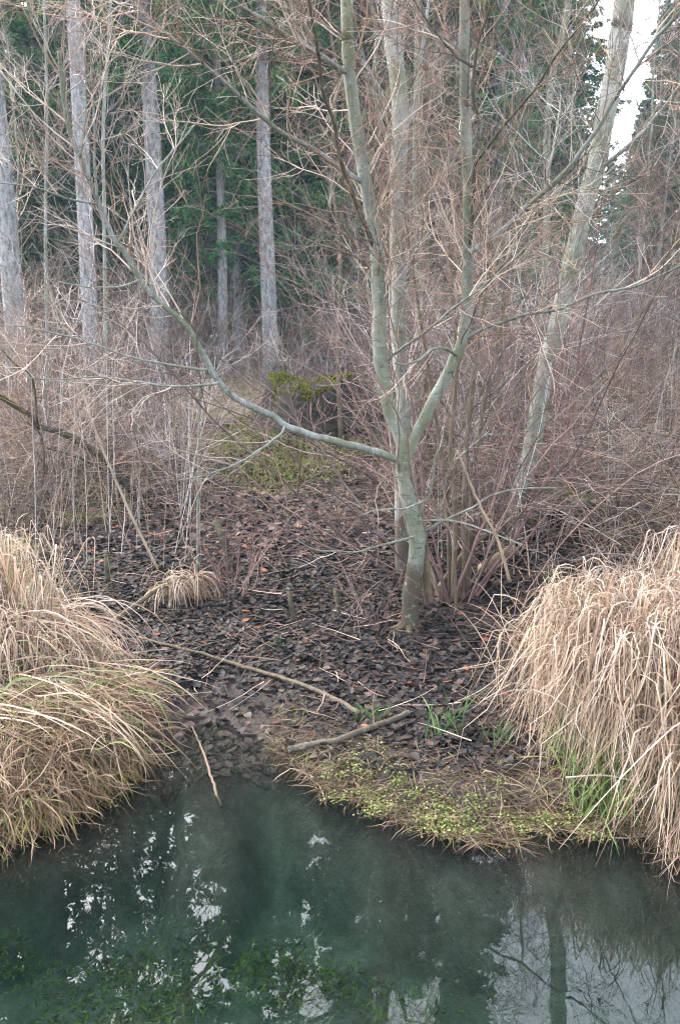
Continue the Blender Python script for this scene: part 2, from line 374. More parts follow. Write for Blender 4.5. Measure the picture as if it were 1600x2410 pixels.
GREY = [(0.42, 0.42, 0.42), (0.28, 0.28, 0.27), (0.56, 0.56, 0.57), (0.30, 0.25, 0.24)]
GREY = [tuple(x * 1.0 for x in c_) for c_ in GREY]
PINK = [(0.34, 0.265, 0.225), (0.25, 0.175, 0.14), (0.47, 0.41, 0.37), (0.11, 0.08, 0.066), (0.60, 0.56, 0.52), (0.07, 0.06, 0.052), (0.17, 0.12, 0.095)]
PINK = [tuple(x * 1.15 for x in c_) for c_ in PINK]
REDB = [(0.22, 0.135, 0.125), (0.28, 0.19, 0.17), (0.14, 0.095, 0.09), (0.33, 0.26, 0.24)]
REDB = [tuple(x * 0.95 for x in c_) for c_ in REDB]
TAN = [(0.46, 0.34, 0.235), (0.38, 0.27, 0.18), (0.55, 0.43, 0.315)]
TAN = [tuple(x * 0.85 for x in c_) for c_ in TAN]

# ================================================================== the main alder
def hitY(px, py): return hit(px, py)[1]
yA = hitY(963, 1480)
rootA = empty('alder_tree', tuple(hit(963, 1480)))
tag(rootA, 'forked grey green alder rooted in the dark leaf litter, one limb reaching far out sideways', 'tree')
class Rel:      # parts are built in world space, then moved to the thing's origin
    pass
def child(o, root):
    o.parent = root
    me = o.data; me.transform(__import__('mathutils').Matrix.Translation(-Vector(root.location))); return o
yF = yA + 0.02
trunk = trace([(962, 1500), (964, 1470), (967, 1394), (981, 1302), (978, 1251), (966, 1200), (957, 1150), (953, 1110), (949, 1085)], yA, yF, 40, 37, 40, flare=0.55)
child(limb('trunk', trunk, M_alder, sides=16), rootA)
a = rng.uniform(0, 6.28, 9); a = np.linspace(0, 5.6, 9) + rng.normal(0, .2, 9); b0 = np.array(rootA.location)
S = b0 + np.stack([.03 * np.cos(a), .03 * np.sin(a), np.full(9, .045)], -1); Pr = grow(S, np.stack([np.cos(a), np.sin(a), np.full(9, -.35)], -1), rng.uniform(.14, .32, 9), 7, .12, 0)
Pr[:, 1:, 2] = np.minimum(Pr[:, 1:, 2], terr(Pr[:, 1:, 0], Pr[:, 1:, 1]) + np.linspace(.022, -.03, 7)[None])
mb = MB(); mb.tubes(Pr, taper(9, 8, rng.uniform(.018, .028, 9), .006), 8, np.tile([[.75, .68, .6]], (9, 1))); child(mb.build('root', M_brownbark), rootA)
# second brown stem grown against the foot of the trunk
stem2 = trace([(1010, 1420), (1004, 1379), (998, 1302), (992, 1235), (985, 1180)], yA + 0.10, yA + 0.06, 24, 20, 20)
child(limb('side_stem', stem2, M_brownbark, sides=10), rootA)
lf = trace([(949, 1100), (945, 1034), (922, 978), (910, 932), (899, 880), (892, 804), (892, 728), (889, 651), (885, 590), (874, 510), (861, 434), (843, 332), (826, 204), (818, 102), (815, -10)], yF, yF + 0.25, 34, 25, 80, ext=4.6)
rf = trace([(948, 1100), (958, 1074), (976, 1029), (999, 983), (1019, 942), (1045, 896), (1065, 850), (1081, 819), (1093, 773), (1098, 712), (1099, 651), (1101, 590), (1101, 459), (1096, 306), (1093, 153), (1093, -10)], yF, yF - 0.15, 27, 22, 80, ext=4.4)
ll = trace([(955, 1095), (938, 1085), (902, 1069), (851, 1054), (800, 1042), (740, 1026), (673, 1003), (648, 983), (592, 957), (548, 932), (515, 898), (490, 855), (459, 799), (434, 763), (378, 712), (337, 671), (301, 605), (265, 556), (230, 470), (189, 372), (163, 300), (150, 220), (140, 120)], yF, yF - 0.9, 17, 9, 90)
for i, T in enumerate((lf, rf, ll)): child(limb('limb', T, M_alder if i < 2 else M_limb, sides=12), rootA)
def BR(px, Y0, Y1, w0, w1, mat=M_limb, ext=0.0, n=30):
    T = trace(px, Y0, Y1, w0, w1, n, ext); child(limb('branch', T, mat, sides=7), rootA); return T
yl = lambda s: yF - 0.9 * s
B = []
B.append(BR([(861, 434), (800, 395), (740, 352), (663, 311), (617, 275), (561, 224), (500, 168), (434, 112), (378, 66), (320, 10)], yF + .15, yF - .7, 12, 6, ext=.6))
B.append(BR([(822, 170), (800, 163), (750, 128), (679, 87), (602, 36), (540, -10)], yF + .2, yF - .4, 13, 8, ext=.8))
B.append(BR([(887, 600), (851, 510), (826, 449), (800, 372), (786, 286), (760, 219), (750, 128), (735, 51), (725, -10)], yF + .115, yF - .45, 11, 7, M_darkbark, ext=.7))
B.append(BR([(1101, 590), (1119, 587), (1188, 536), (1239, 485), (1300, 434), (1351, 378), (1407, 301), (1438, 245), (1479, 184), (1540, 92), (1605, 20)], yF - .1, yF - .9, 12, 7, ext=.6))
B.append(BR([(1102, 590), (1111, 510), (1114, 408), (1127, 301), (1114, 230), (1116, 153), (1127, 92), (1152, 20), (1160, -10)], yF - .085, yF - .40, 10, 6, M_darkbark, ext=.6))
B.append(BR([(1114, 390), (1198, 281), (1259, 209), (1310, 128), (1402, 10)], yF - .2, yF - .9, 7, 4, M_darkbark, ext=.4))
B.append(BR([(1114, 158), (1076, 133), (1030, 82), (973, 0)], yF - .30, yF - .2, 6, 4, M_darkbark, ext=.3))
B.append(BR([(1072, 835), (1045, 819), (1014, 824), (989, 845), (953, 858), (928, 855)], yF - .1, yF - .5, 8, 4, n=16))
B.append(BR([(1090, 800), (1137, 773), (1198, 753), (1244, 738), (1310, 728), (1371, 702), (1417, 687), (1479, 677), (1550, 651), (1620, 610)], yF - .05, yF - .7, 9, 4))
B.append(BR([(905, 853), (953, 814), (1004, 779), (1070, 722), (1127, 682), (1198, 620), (1260, 560)], yF + .05, yF - .8, 7, 3))
B.append(BR([(985, 1225), (1055, 1225), (1106, 1236), (1167, 1259), (1229, 1282)], yF - .05, yF - .6, 6, 3, n=16))
B.append(BR([(972, 1262), (963, 1266), (902, 1282), (841, 1299), (800, 1297), (745, 1294), (699, 1271)], yF - .05, yF - .5, 6, 2.5, n=16))
B.append(BR([(990, 1255), (1045, 1225), (1111, 1195), (1157, 1166), (1218, 1151), (1310, 1148)], yF, yF - .5, 7, 3, n=16))
B.append(BR([(985, 1215), (1000, 1180), (1012, 1160), (1019, 1120), (1022, 1080), (1036, 1050)], yF - .05, yF - .3, 6, 3, n=16))
B.append(BR([(1010, 1172), (960, 1195), (930, 1198), (890, 1200), (850, 1212)], yF - .1, yF - .4, 5, 2.5, n=14))
B.append(BR([(515, 900), (487, 906), (408, 910), (306, 896), (230, 888), (128, 893), (70, 890)], yl(.47), yl(.47) - .4, 6, 3))
B.append(BR([(490, 870), (454, 868), (378, 855), (306, 840), (245, 819), (194, 800), (128, 784), (51, 768), (-10, 765)], yl(.5), yl(.5) - .5, 6, 3))
B.append(BR([(327, 659), (286, 674), (225, 677), (168, 669), (138, 663)], yl(.75), yl(.75) - .2, 5, 2.5, n=14))
B.append(BR([(673, 1003), (658, 1023), (612, 1059), (561, 1090), (480, 1120), (420, 1130)], yl(.3), yl(.3) - .4, 6, 3, n=16))
B.append(BR([(463, 862), (464, 794), (449, 763), (423, 735)], yl(.52) - .05, yl(.55) - .05, 4, 3, M_darkbark, n=12))
B.append(BR([(230, 470), (224, 400), (222, 300), (219, 200), (214, 120)], yl(.85), yl(.85) - .1, 6, 3, n=14))
B.append(BR([(225, 480), (150, 465), (80, 440), (0, 430)], yl(.84), yl(.84) - .3, 6, 3, n=14))
B.append(BR([(189, 372), (200, 300), (203, 190), (201, 95)], yl(.9), yl(.9) - .1, 5, 2.5, n=14))
B.append(BR([(280, 570), (330, 470), (370, 400), (420, 340), (470, 280)], yl(.82), yl(.82) + .4, 5, 2.5, n=14))
mb = MB()
twigs_on(mb, [lf, rf], 9, 0.8, 7, 0.35, 3, 0.16, cols=PINK + GREY, r=0.0045, tmin=0.35, up=0.02)
twigs_on(mb, [B[0], B[1], B[3]], 16, 0.85, 7, 0.34, 3, 0.15, cols=PINK + GREY, r=0.004, tmin=0.1, up=0.01)
twigs_on(mb, [B[2], B[4], B[5], B[6]], 8, 0.6, 6, 0.28, 2, 0.13, cols=REDB, r=0.0035, tmin=0.15)
twigs_on(mb, [B[8], B[9], B[7]], 9, 0.5, 5, 0.25, 2, 0.1, cols=PINK, r=0.003, tmin=0.2)
twigs_on(mb, [ll], 10, 0.8, 6, 0.3, 3, 0.14, cols=GREY + PINK[:1], r=0.004, tmin=0.55, up=0.05)
twigs_on(mb, B[15:19] + B[20:24], 11, 0.55, 5, 0.22, 2, 0.1, cols=GREY, r=0.003, tmin=0.15, up=0.03)
twigs_on(mb, B[10:15], 4, 0.25, 3, 0.12, 0, cols=GREY, r=0.0022, tmin=0.3)
child(mb.build('twigs', M_twig), rootA)
# a few dry leaves still hanging in it
def dry_leaf(p, s, col, parent):
    mb = MB(); u = norm(rng.normal(0, 1, 3)); v = norm(np.cross(u, rng.normal(0, 1, 3))); n_ = np.cross(u, v)
    a = np.linspace(0, 1, 7); wdt = np.sin(np.pi * a ** 0.8) * 0.33
    c_ = p + np.outer(a - 0.5, u) * s + np.outer((a - 0.5) ** 2, n_) * s * 2.4
    V = np.stack([c_ - np.outer(wdt, v) * s + np.outer(wdt, n_) * 0.9 * s, c_, c_ + np.outer(wdt, v) * s + np.outer(wdt, n_) * 0.9 * s], 1)
    ii = np.arange(21).reshape(7, 3)
    mb.add(V, np.concatenate([np.stack([ii[:-1, k], ii[:-1, k + 1], ii[1:, k + 1], ii[1:, k]], -1).reshape(-1, 4) for k in (0, 1)]), None, col)
    o = mb.build('dry_leaf', M_grass); child(o, parent)
for (px, py, s) in ((520, 700, .05), (536, 716, .045), (803, 603, .045), (1005, 165, .045), (1215, 330, .035)):
    dry_leaf(at(px, py, yF - 0.35), s, (0.36, 0.21, 0.15) if px < 900 else (0.22, 0.10, 0.06), rootA)
for o in [c for c in rootA.children if c.name.startswith('dry_leaf')][:2]: bpy.data.objects.remove(o)     # two that hung free of any twig

# ================================================================== other traced trees
def tree(name, label, base_px, traces, mat, tw=None, cat='tree', group=None):
    root = empty(name, tuple(hit(*base_px))); tag(root, label, cat, group)
    Ts = []
    for i, (px, dy0, dy1, w0, w1, ext) in enumerate(traces):
        y0 = root.location[1]
        T = trace(px, y0 + dy0, y0 + dy1, w0, w1, 60 if i == 0 else 30, ext, flare=0.3 if i == 0 else 0); Ts.append(T)
        child(limb('trunk' if i == 0 else 'branch', T, mat, sides=14 if i == 0 else 7), root)
    if tw:
        mb = MB(); twigs_on(mb, Ts, **tw); child(mb.build('twigs', M_twig), root)
    return root, Ts
tree('alder_tree', 'slim pale alder trunk rising straight just behind the forked alder', (950, 1350),
     [([(949, 1360), (946, 1251), (945, 1180), (950, 957), (945, 906), (937, 778), (939, 676), (936, 561), (937, 408), (942, 255), (925, 102), (918, -10)], 0, 0.4, 30, 36, 5.0),
      ([(935, 350), (900, 300), (880, 200), (885, 80), (870, -10)], 0.3, 0.0, 10, 6, .6), ([(940, 330), (975, 250), (990, 140), (1010, -10)], 0.3, 0.6, 9, 6, .6)],
     M_alder_pale, dict(n1=7, L1=0.9, n2=6, L2=0.4, n3=3, L3=0.18, cols=PINK + REDB, tmin=0.3))
tree('alder_tree', 'pale tree leaning right on the right bank, its trunk crossing the bright sky gap', (1215, 1270),
     [([(1212, 1285), (1222, 1161), (1244, 1085), (1259, 1008), (1272, 932), (1282, 870), (1295, 819), (1315, 753), (1331, 676), (1346, 610), (1358, 561), (1382, 459), (1405, 383), (1422, 281), (1443, 179), (1458, 77), (1470, -10)], 0, 0.9, 36, 42, 5.5),
      ([(1405, 400), (1470, 350), (1530, 290), (1600, 200)], 0.6, 0.2, 10, 6, .5), ([(1340, 640), (1290, 560), (1285, 440), (1310, 300)], 0.5, 0.8, 8, 4, .4)],
     M_alder_pale, dict(n1=7, L1=1.0, n2=6, L2=0.45, n3=3, L3=0.2, cols=PINK + GREY, tmin=0.3))
# slim saplings, each its own thing
SAPL = [
    ('sapling', 'pinkish straight sapling left of the right fork of the alder', (1010, 1130), [(1005, 1130), (1000, 900), (993, 600), (990, 300), (985, -10)], 1.5, 15, 11, M_brownbark, PINK),
    ('sapling', 'short olive sapling stem between the pale trunk and the pinkish sapling', (985, 1120), [(985, 1120), (983, 800), (980, 600), (975, 380), (978, 200)], 2.5, 14, 8, M_alder, PINK),
    ('sapling', 'dark red sapling forking in front of the blue spruces', (1215, 1120), [(1222, 1120), (1230, 800), (1228, 520), (1222, 330), (1220, 160), (1250, -10)], 1.0, 11, 6, M_darkbark, REDB),
    ('sapling', 'olive sapling with a bend, left of the bright gap in the sky', (1270, 1100), [(1265, 1100), (1275, 800), (1285, 500), (1287, 306), (1300, 180), (1328, 60), (1338, -10)], 2.2, 15, 13, M_alder, PINK),
    ('sapling', 'olive mossy sapling leaning right and forking low behind the alder', (1106, 1060), [(1104, 1080), (1108, 1044), (1127, 993), (1178, 911), (1208, 865), (1218, 804), (1222, 700), (1225, 560)], 1.2, 14, 5, M_alder, PINK),
    ('sapling', 'long tan sapling slanting up to the right edge', (1130, 900), [(1100, 900), (1157, 712), (1208, 661), (1259, 604), (1336, 541), (1412, 474), (1514, 408), (1620, 350)], 0.4, 12, 9, M_brownbark, TAN),
    ('sapling', 'tan curved sapling arching right in front of the brush', (1400, 1090), [(1402, 1090), (1428, 993), (1438, 932), (1450, 850), (1468, 799), (1514, 728), (1590, 631), (1650, 560)], 0.6, 11, 7, M_brownbark, TAN),
    ('sapling', 'thin upright whitish sapling at the far left edge', (115, 1080), [(120, 1080), (112, 800), (108, 500), (112, 250), (105, 20), (100, -60)], 1.5, 8, 5, M_limb, GREY),
    ('sapling', 'thin pale pole between the two left spruce trunks', (255, 1060), [(258, 1060), (250, 800), (246, 500), (244, 300), (255, 120), (262, -20)], 1.8, 9, 6, M_limb, GREY),
    ('sapling', 'thin brown sapling standing beside the mossy stump', (800, 1040), [(803, 1040), (795, 850), (800, 600), (780, 400), (790, 200), (770, -10)], 1.0, 8, 5, M_brownbark, REDB),
]
for (nm, lb, bp_, px, dy, w0, w1, mt, cols) in SAPL:
    tree(nm, lb, bp_, [(px, 0, dy * 0.4, w0, w1, 1.5)], mt, dict(n1=7, L1=0.8, n2=6, L2=0.35, n3=2, L3=0.16, cols=cols, tmin=0.3, up=0.02), cat='sapling')

# dark leaning shrub on the left
rt = empty('willow_shrub', tuple(hit(330, 1185))); tag(rt, 'dark brown limb arching low to the left from the bank above the leaf litter', 'shrub')
y0 = rt.location[1]
D1 = trace([(332, 1195), (327, 1177), (296, 1136), (255, 1090), (204, 1049), (143, 1016), (92, 1003), (71, 978), (31, 952), (0, 932), (-90, 890)], y0, y0 - 1.0, 22, 9, 50, flare=.3)
D2 = trace([(290, 1130), (225, 1095), (168, 1070), (102, 1050), (95, 1020), (60, 990)], y0 - .1, y0 - .5, 7, 4, 24)
D3 = trace([(97, 1003), (102, 1050), (105, 1100), (100, 1140)], y0 - .7, y0 - .75, 6, 4, 14)
D4 = trace([(90, 1000), (76, 890), (46, 865), (0, 820)], y0 - .7, y0 - .9, 6, 4, 14)
for T in (D1, D2, D3, D4): child(limb('limb', T, M_darkbark, sides=8), rt)
mb = MB(); twigs_on(mb, [D1, D2, D4], 9, 0.6, 6, 0.3, 3, 0.14, cols=PINK + TAN, r=0.0035, tmin=0.2, up=0.02); child(mb.build('twigs', M_twig), rt)

# ================================================================== many-stemmed shrubs
def shrub_mesh(ns, H, spread, cols, r=0.009, dens=1.0, arch=-0.02, wobble=0.07, rmin=0.0013):
    mb = MB(); a = rng.uniform(0, 2 * np.pi, ns); lean = np.radians(rng.uniform(3, spread, ns))
    D = np.stack([np.sin(lean) * np.cos(a), np.sin(lean) * np.sin(a), np.cos(lean)], -1)
    S = np.stack([0.13 * np.cos(a) * rng.uniform(0, 1, ns), 0.13 * np.sin(a) * rng.uniform(0, 1, ns), np.full(ns, -0.05)], -1)
    L = H * rng.uniform(0.55, 1.1, ns); P = grow(S, D, L, 12, wobble, arch); Rr = taper(ns, 13, r * rng.uniform(0.5, 1.2, ns), rmin * 1.2, 0.8)
    c = palette(cols, ns, 0.2); mb.tubes(P, Rr, 5, c)
    S, D, t, rad, pi = sprout(P, Rr, int(9 * dens), 0.15, 1.0, (25, 60), 0.05); k = len(S)
    Q = grow(S, D, 0.28 * H * rng.uniform(0.3, 1.1, k), 7, 0.11, 0.0); RQ = taper(k, 8, np.maximum(rad * 0.6, rmin), rmin); c2 = c[pi] * rng.uniform(0.8, 1.25, (k, 1)); mb.tubes(Q, RQ, 3, c2)
    S, D, t, rad, pi2 = sprout(Q, RQ, int(5 * dens), 0.15, 1.0, (25, 60), 0.02); k = len(S)
    Q2 = grow(S, D, 0.1 * H * rng.uniform(0.3, 1.2, k), 4, 0.12, 0.0); mb.tubes(Q2, taper(k, 5, np.maximum(rad * 0.8, rmin), rmin * 0.8), 3, c2[pi2])
    return mb
def shrub(name, label, x, y, mb, cat='shrub', group=None):
    o = mb.build(name, M_twig); o.location = (x, y, terr(x, y)); return tag(o, label, cat, group)
p = hit(1062, 1420); shrub('hazel_shrub', 'brown many stemmed shrub beside the alder trunk, its rods fanning out widely', p[0], p[1], shrub_mesh(24, 3.4, 52, REDB + PINK[:2], 0.012, 1.0, -0.014, wobble=.11, rmin=.0016))
p = hit(1005, 1215); shrub('hazel_shrub', 'reddish shrub directly behind the forked alder, twigs spreading in front of the spruces', p[0], p[1] + .3, shrub_mesh(28, 3.8, 60, REDB + PINK, 0.012, 1.0, -0.012, wobble=.11, rmin=.0017))
p = hit(420, 1180); shrub('hazel_shrub', 'grey brown shrub with upright rods at the left edge of the leaf litter', p[0], p[1], shrub_mesh(16, 2.4, 30, PINK + GREY, 0.007, .8, -0.01))
p = hit(545, 1400); shrub('hazel_shrub', 'small reddish twiggy shrub on a dark stub in the leaf litter', p[0], p[1], shrub_mesh(12, 0.85, 28, REDB, 0.006, .6, 0.0))
p = hit(900, 1470); shrub('hazel_shrub', 'low tuft of reddish shoots at the foot of the forked alder', p[0], p[1], shrub_mesh(14, 0.55, 50, REDB, 0.004, .5, -0.01))
# stout brown stems right of the alder
rt = empty('coppice_stool', tuple(hit(1070, 1420))); tag(rt, 'bundle of straight brown stems from one stool, right of the forked alder', 'shrub'); y0 = rt.location[1]
ST = [trace(q, y0 + a, y0 + b, w0, w1, 24, .4) for q, a, b, w0, w1 in (
    ([(1066, 1430), (1068, 1330), (1070, 1200), (1060, 1050), (1075, 850), (1060, 640)], 0, .3, 14, 8),
    ([(1085, 1425), (1093, 1330), (1092, 1200), (1098, 1050), (1120, 850), (1150, 640)], .02, .5, 17, 8),
    ([(1100, 1400), (1104, 1300), (1110, 1150), (1140, 950), (1180, 760)], .1, .6, 13, 7),
    ([(1073, 1480), (1072, 1400), (1068, 1290)], -.2, -.1, 7, 6),
    ([(1058, 1420), (1052, 1200), (1020, 950), (990, 760), (960, 560)], .1, .2, 11, 6))]
for T in ST: child(limb('stem', T, M_brownbark, sides=8), rt)
mb = MB(); twigs_on(mb, ST, 7, 0.7, 6, 0.3, 2, 0.14, cols=REDB + PINK, tmin=0.35); child(mb.build('twigs', M_twig), rt)
rt = empty('leaning_stem', tuple(hit(1030, 1396))); tag(rt, 'mossy footed brown stem leaning right across the upright brown stems', 'stem')
T = trace([(1026, 1400), (1036, 1380), (1065, 1338), (1106, 1287), (1167, 1241), (1239, 1205), (1330, 1150)], rt.location[1], rt.location[1] + .5, 15, 9, 30); child(limb('stem', T, M_brownbark, sides=8), rt)
mb = MB(); mb.tubes(T[0][None, :5], T[1][None, :5] * 1.15, 8, np.array([(0.22, 0.3, 0.03)]), cap=True); child(mb.build('moss', M_moss), rt)

# the thicket: individual leafless shrubs
VAR = []
for k, (ns, H, sp, cols, r) in enumerate([(16, 2.7, 40, PINK, .008), (20, 2.3, 50, PINK + REDB, .007), (13, 3.3, 32, PINK + GREY[:2], .009), (18, 2.0, 55, PINK + TAN[:1], .006), (12, 3.6, 28, REDB + PINK, .010), (22, 1.7, 60, PINK + GREY[:1], .006)]):
    VAR.append(shrub_mesh(ns, H, sp, cols, r, 0.85, -0.015, rmin=.0018, wobble=.095).build('thicket_shrub', M_twig))
spots = []
def free(x, y):
    u = x / y
    if -0.24 < u < 0.06 and y < 12.5: return False
    if -0.22 < u < 0.03 and y < 17: return False
    if y < 7.5 and -0.34 < u < 0.2: return False
    if y < 8.0 and 0.22 < u < 0.38: return False
    return True
tries = 0
while len(spots) < 100 and tries < 9000:
    tries += 1
    y = 6.3 + 17 * rng.uniform(0, 1) ** 1.25; x = rng.uniform(-0.52, 0.54) * y
    if not free(x, y) or any((x - a) ** 2 + (y - b) ** 2 < 0.55 for a, b in spots): continue
    spots.append((x, y))
for i, (x, y) in enumerate(spots):
    o = VAR[i] if i < len(VAR) else VAR[int(rng.choice([1, 3, 5] if x < -1.2 else [0, 1, 2, 3, 4, 5]))].copy()
    if i >= len(VAR): COL.objects.link(o)
    s = rng.uniform(0.75, 1.2) * (0.8 if y < 8 else 1.0); o.location = (x, y, terr(x, y)); o.rotation_euler = (0, 0, rng.uniform(0, 6.28)); o.scale = (s * 1.1, s * 1.1, s)
    tag(o, 'leafless pinkish brown shrub among many in the thicket behind the stream bank', 'shrub', 'leafless shrubs of the thicket')
# far brush reads as one mass
mb = MB()
for _ in range(170):
    y = rng.uniform(22, 46); x = rng.uniform(-0.56, 0.56) * y
    n = 26; a = rng.uniform(0, 6.28, n); S = np.stack([x + rng.normal(0, 1.2, n), y + rng.normal(0, 1, n), np.zeros(n)], -1); S[:, 2] = terr(S[:, 0], S[:, 1])
    D = np.stack([rng.normal(0, .35, n), rng.normal(0, .35, n), np.ones(n)], -1); P = grow(S, D, rng.uniform(1.5, 4.5, n), 7, 0.12, 0); Rr = taper(n, 8, np.full(n, .010), .004)
    c = palette(PINK + REDB, n, .2); mb.tubes(P, Rr, 3, c); S, D, t, rad, pi = sprout(P, Rr, 9, .2, 1, (25, 60), 0); Q = grow(S, D, rng.uniform(.3, 1.2, len(S)), 4, .13, 0); mb.tubes(Q, taper(len(S), 5, np.full(len(S), .005), .003), 3, c[pi])
tag(mb.build('brushwood', M_twig), 'far brown brushwood filling the view between the distant trunks', 'brushwood', kind='stuff')

# ================================================================== spruces
def spruce_mesh(H, h0, r, Lmax, nb=6, seed=0, dead=True, dens=1.0):
    tr_ = MB(); zz = np.linspace(-0.2, H, 30); P = np.stack([0.08 * np.sin(zz * .4 + seed), 0.08 * np.cos(zz * .33 + seed), zz], -1); P[:, :2] -= P[0, :2]
    Rr = np.maximum(r * (1 - zz / H * 0.93) * (1 + 0.5 * np.exp(-(zz + .2) * 2.5)), 0.01); tr_.tubes(P[None], Rr[None], 12)
    if dead:
        n = 60; S = np.zeros((n, 3)); S[:, 2] = rng.uniform(1.5, h0 + 2, n); a = rng.uniform(0, 6.28, n); D = np.stack([np.cos(a), np.sin(a), np.full(n, -.15)], -1)
        Q = grow(S, D, rng.uniform(.4, 1.8, n), 5, .08, -.03); tr_.tubes(Q, taper(n, 6, np.full(n, .012), .004), 3, palette([(.5, .48, .46)], n))
    hs_ = np.arange(h0, H - 0.3, 0.42); S = []; D = []; L = []
    for h in hs_:
        f = (h - h0) / (H - h0); l = Lmax * (1 - f) ** 0.75 * min(1, 0.55 + f * 3) + 0.15
        for _ in range(nb):
            a = rng.uniform(0, 6.28); S.append((0, 0, h + rng.uniform(-.2, .2))); D.append((math.cos(a), math.sin(a), rng.uniform(-.25, .1) + f * .35)); L.append(l * rng.uniform(.7, 1.15))
    S = np.array(S); D = np.array(D); L = np.array(L); nbr = len(S)
    Pb = grow(S, D, L, 8, .05, np.array([-.08, -.08, -.07, -.04, 0, .05, .08, .1])); Rb = taper(nbr, 9, np.full(nbr, .022), .004)
    tr_.tubes(Pb, Rb, 3, palette([(.35, .3, .26)], nbr))
    cr = MB()
    def shoots(P, n, Ls, wd, ang=(35, 70), droop=-.25):
        S, D, t, rad, pi = sprout(P, np.ones(P.shape[:2]), n, .12, 1.0, ang, 0); D[:, 2] = D[:, 2] * .5 + droop; D = norm(D); k = len(S)
        l = Ls * rng.uniform(.5, 1.2, k) * (1 - .5 * t); E = S + D * l[:, None]; E[:, 2] -= l * .15
        Mid = S * .5 + E * .5; sd1 = norm(np.cross(D, rng.normal(0, .35, (k, 3)) + np.array([0, 0, 1.0]))); sd2 = np.cross(D, sd1)
        g = palette([(.055, .17, .060), (.040, .13, .060), (.08, .20, .055), (.12, .21, .045)], k, .3, [.4, .3, .2, .1])
        for s_, w_ in ((sd1, wd), (sd2, wd * .7)):
            V = np.stack([S, Mid - s_ * w_, E, Mid + s_ * w_], 1); cr.add(V, np.arange(k * 4).reshape(-1, 4), None, np.repeat(g, 4, axis=0))
        return S, E
    S2, D2, t2, rad2, pi2 = sprout(Pb, Rb, int(11 * dens), .15, 1.0, (40, 70), 0); D2[:, 2] = D2[:, 2] * .35 - .2; l2 = L[pi2] * .34 * (1.05 - t2 * .7)
    Q2 = grow(S2, D2, l2, 3, .06, -.07)
    shoots(Q2, int(10 * dens), .34, .046); shoots(Pb, int(16 * dens), .34, .048)
    return tr_, cr
def spruce(var, seed): return var
SV = []
for k, (H, h0, r, Lm, dn) in enumerate([(25, 7.2, .25, 2.4, .65), (23, 3.0, .22, 3.2, 1.0), (26, 5.0, .26, 3.3, 1.0), (21, 1.2, .2, 3.2, 1.2)]):
    a_, b_2 = spruce_mesh(H, h0, r, Lm, 6, k, True, dn); root = empty('spruce_tree'); a_.build('trunk', M_spruce, root); b_2.build('crown', M_needle, root, smooth=False); SV.append(root)
used = set()
def place_spruce(v, x, y, s, label, group=None, rot=None, sxy=1.0, tilt=(0, 0)):
    o = SV[v] if v not in used else copy_tree(SV[v]); used.add(v)
    o.location = (x, y, terr(x, y)); o.rotation_euler = (tilt[0], tilt[1], rng.uniform(0, 6.28) if rot is None else rot); o.scale = (s * sxy, s * sxy, s)
    return tag(o, label, 'tree', group)
def spruce_px(v, px, Y, wpx, label, py, tilt=(0, 0)):
    x = at(px, py, Y)[0]; base = (.25, .22, .26, .2)[v]; s = wpx / 2 / FPX * Y / base
    place_spruce(v, x, Y, 1.0, label, sxy=s, tilt=tilt)
spruce_px(0, 42, 14, 48, 'stout grey spruce trunk at the left edge of the photo', 880)
spruce_px(0, 222, 13, 38, 'slim grey spruce trunk second from the left edge, above the low dark limb', 950)
spruce_px(0, 378, 19, 44, 'tall grey spruce trunk third from the left, behind the long side limb', 895)
spruce_px(0, 640, 20, 37, 'grey spruce trunk standing left of the mossy stump, moss at its foot', 900)
spruce_px(2, 526, 23, 24, 'narrow dark spruce trunk between two grey trunks', 865)
SP = [(0.5, 25.5, 1.08), (4.4, 24.5, 1.1), (-9.4, 20, 1), (-3.0, 24.5, .85), (-12.5, 25, 1), (-5.2, 29, .8), (1.2, 30, .75), (-2.4, 32, 1), (-9.6, 31, .8), (2.9, 29, 1.1), (5.4, 32, 1.1), (2.4, 36, .8), (-6.4, 35, .9), (-13.5, 30, 1), (-0.2, 39, .9), (7.6, 37, 1.15), (4.2, 42, 1.1), (-11, 38, .9), (-15.5, 37, 1),
      (-3.6, 41, 1), (19.5, 36, .8), (21, 41, .9), (20.5, 40, .7), (18.6, 45, .7), (-8, 45, 1), (1.6, 47, .9), (9.0, 44, 1.2), (9.6, 55, 1.1), (-14, 48, 1), (24, 48, .8), (-19, 42, 1), (5.2, 56, .9), (-1.5, 57, 1), (-7, 60, 1), (11.5, 62, .7), (25, 60, .8), (-16, 62, 1), (30, 52, .8), (20.5, 58, .7)]
for _ in range(26):
    y = rng.uniform(38, 50); u = rng.uniform(-.46, .04); SP.append((u * y, y, rng.uniform(.72, .95)))
for x_, y_ in ((-12.2, 28), (-9.0, 27), (-6.9, 27.5), (-4.4, 26.5), (-1.4, 28.5), (-10.6, 33)): SP.append((x_, y_, .68))
for _ in range(14):
    y = rng.uniform(52, 72); SP.append((rng.uniform(.26, .42) * y, y, rng.uniform(.55, .68)))
for _ in range(26):
    y = rng.uniform(34, 52); u = rng.choice([rng.uniform(.03, .27), rng.uniform(.03, .27), rng.uniform(.37, .55)]); SP.append((u * y, y, rng.uniform(.65, .95)))
for i, (x, y, hs) in enumerate(SP):
    place_spruce((3, 1, 2, 1, 3)[i % 5], x, y, hs * rng.uniform(.9, 1.1), 'dark green spruce standing in the wood behind the thicket', 'spruces of the wood behind')

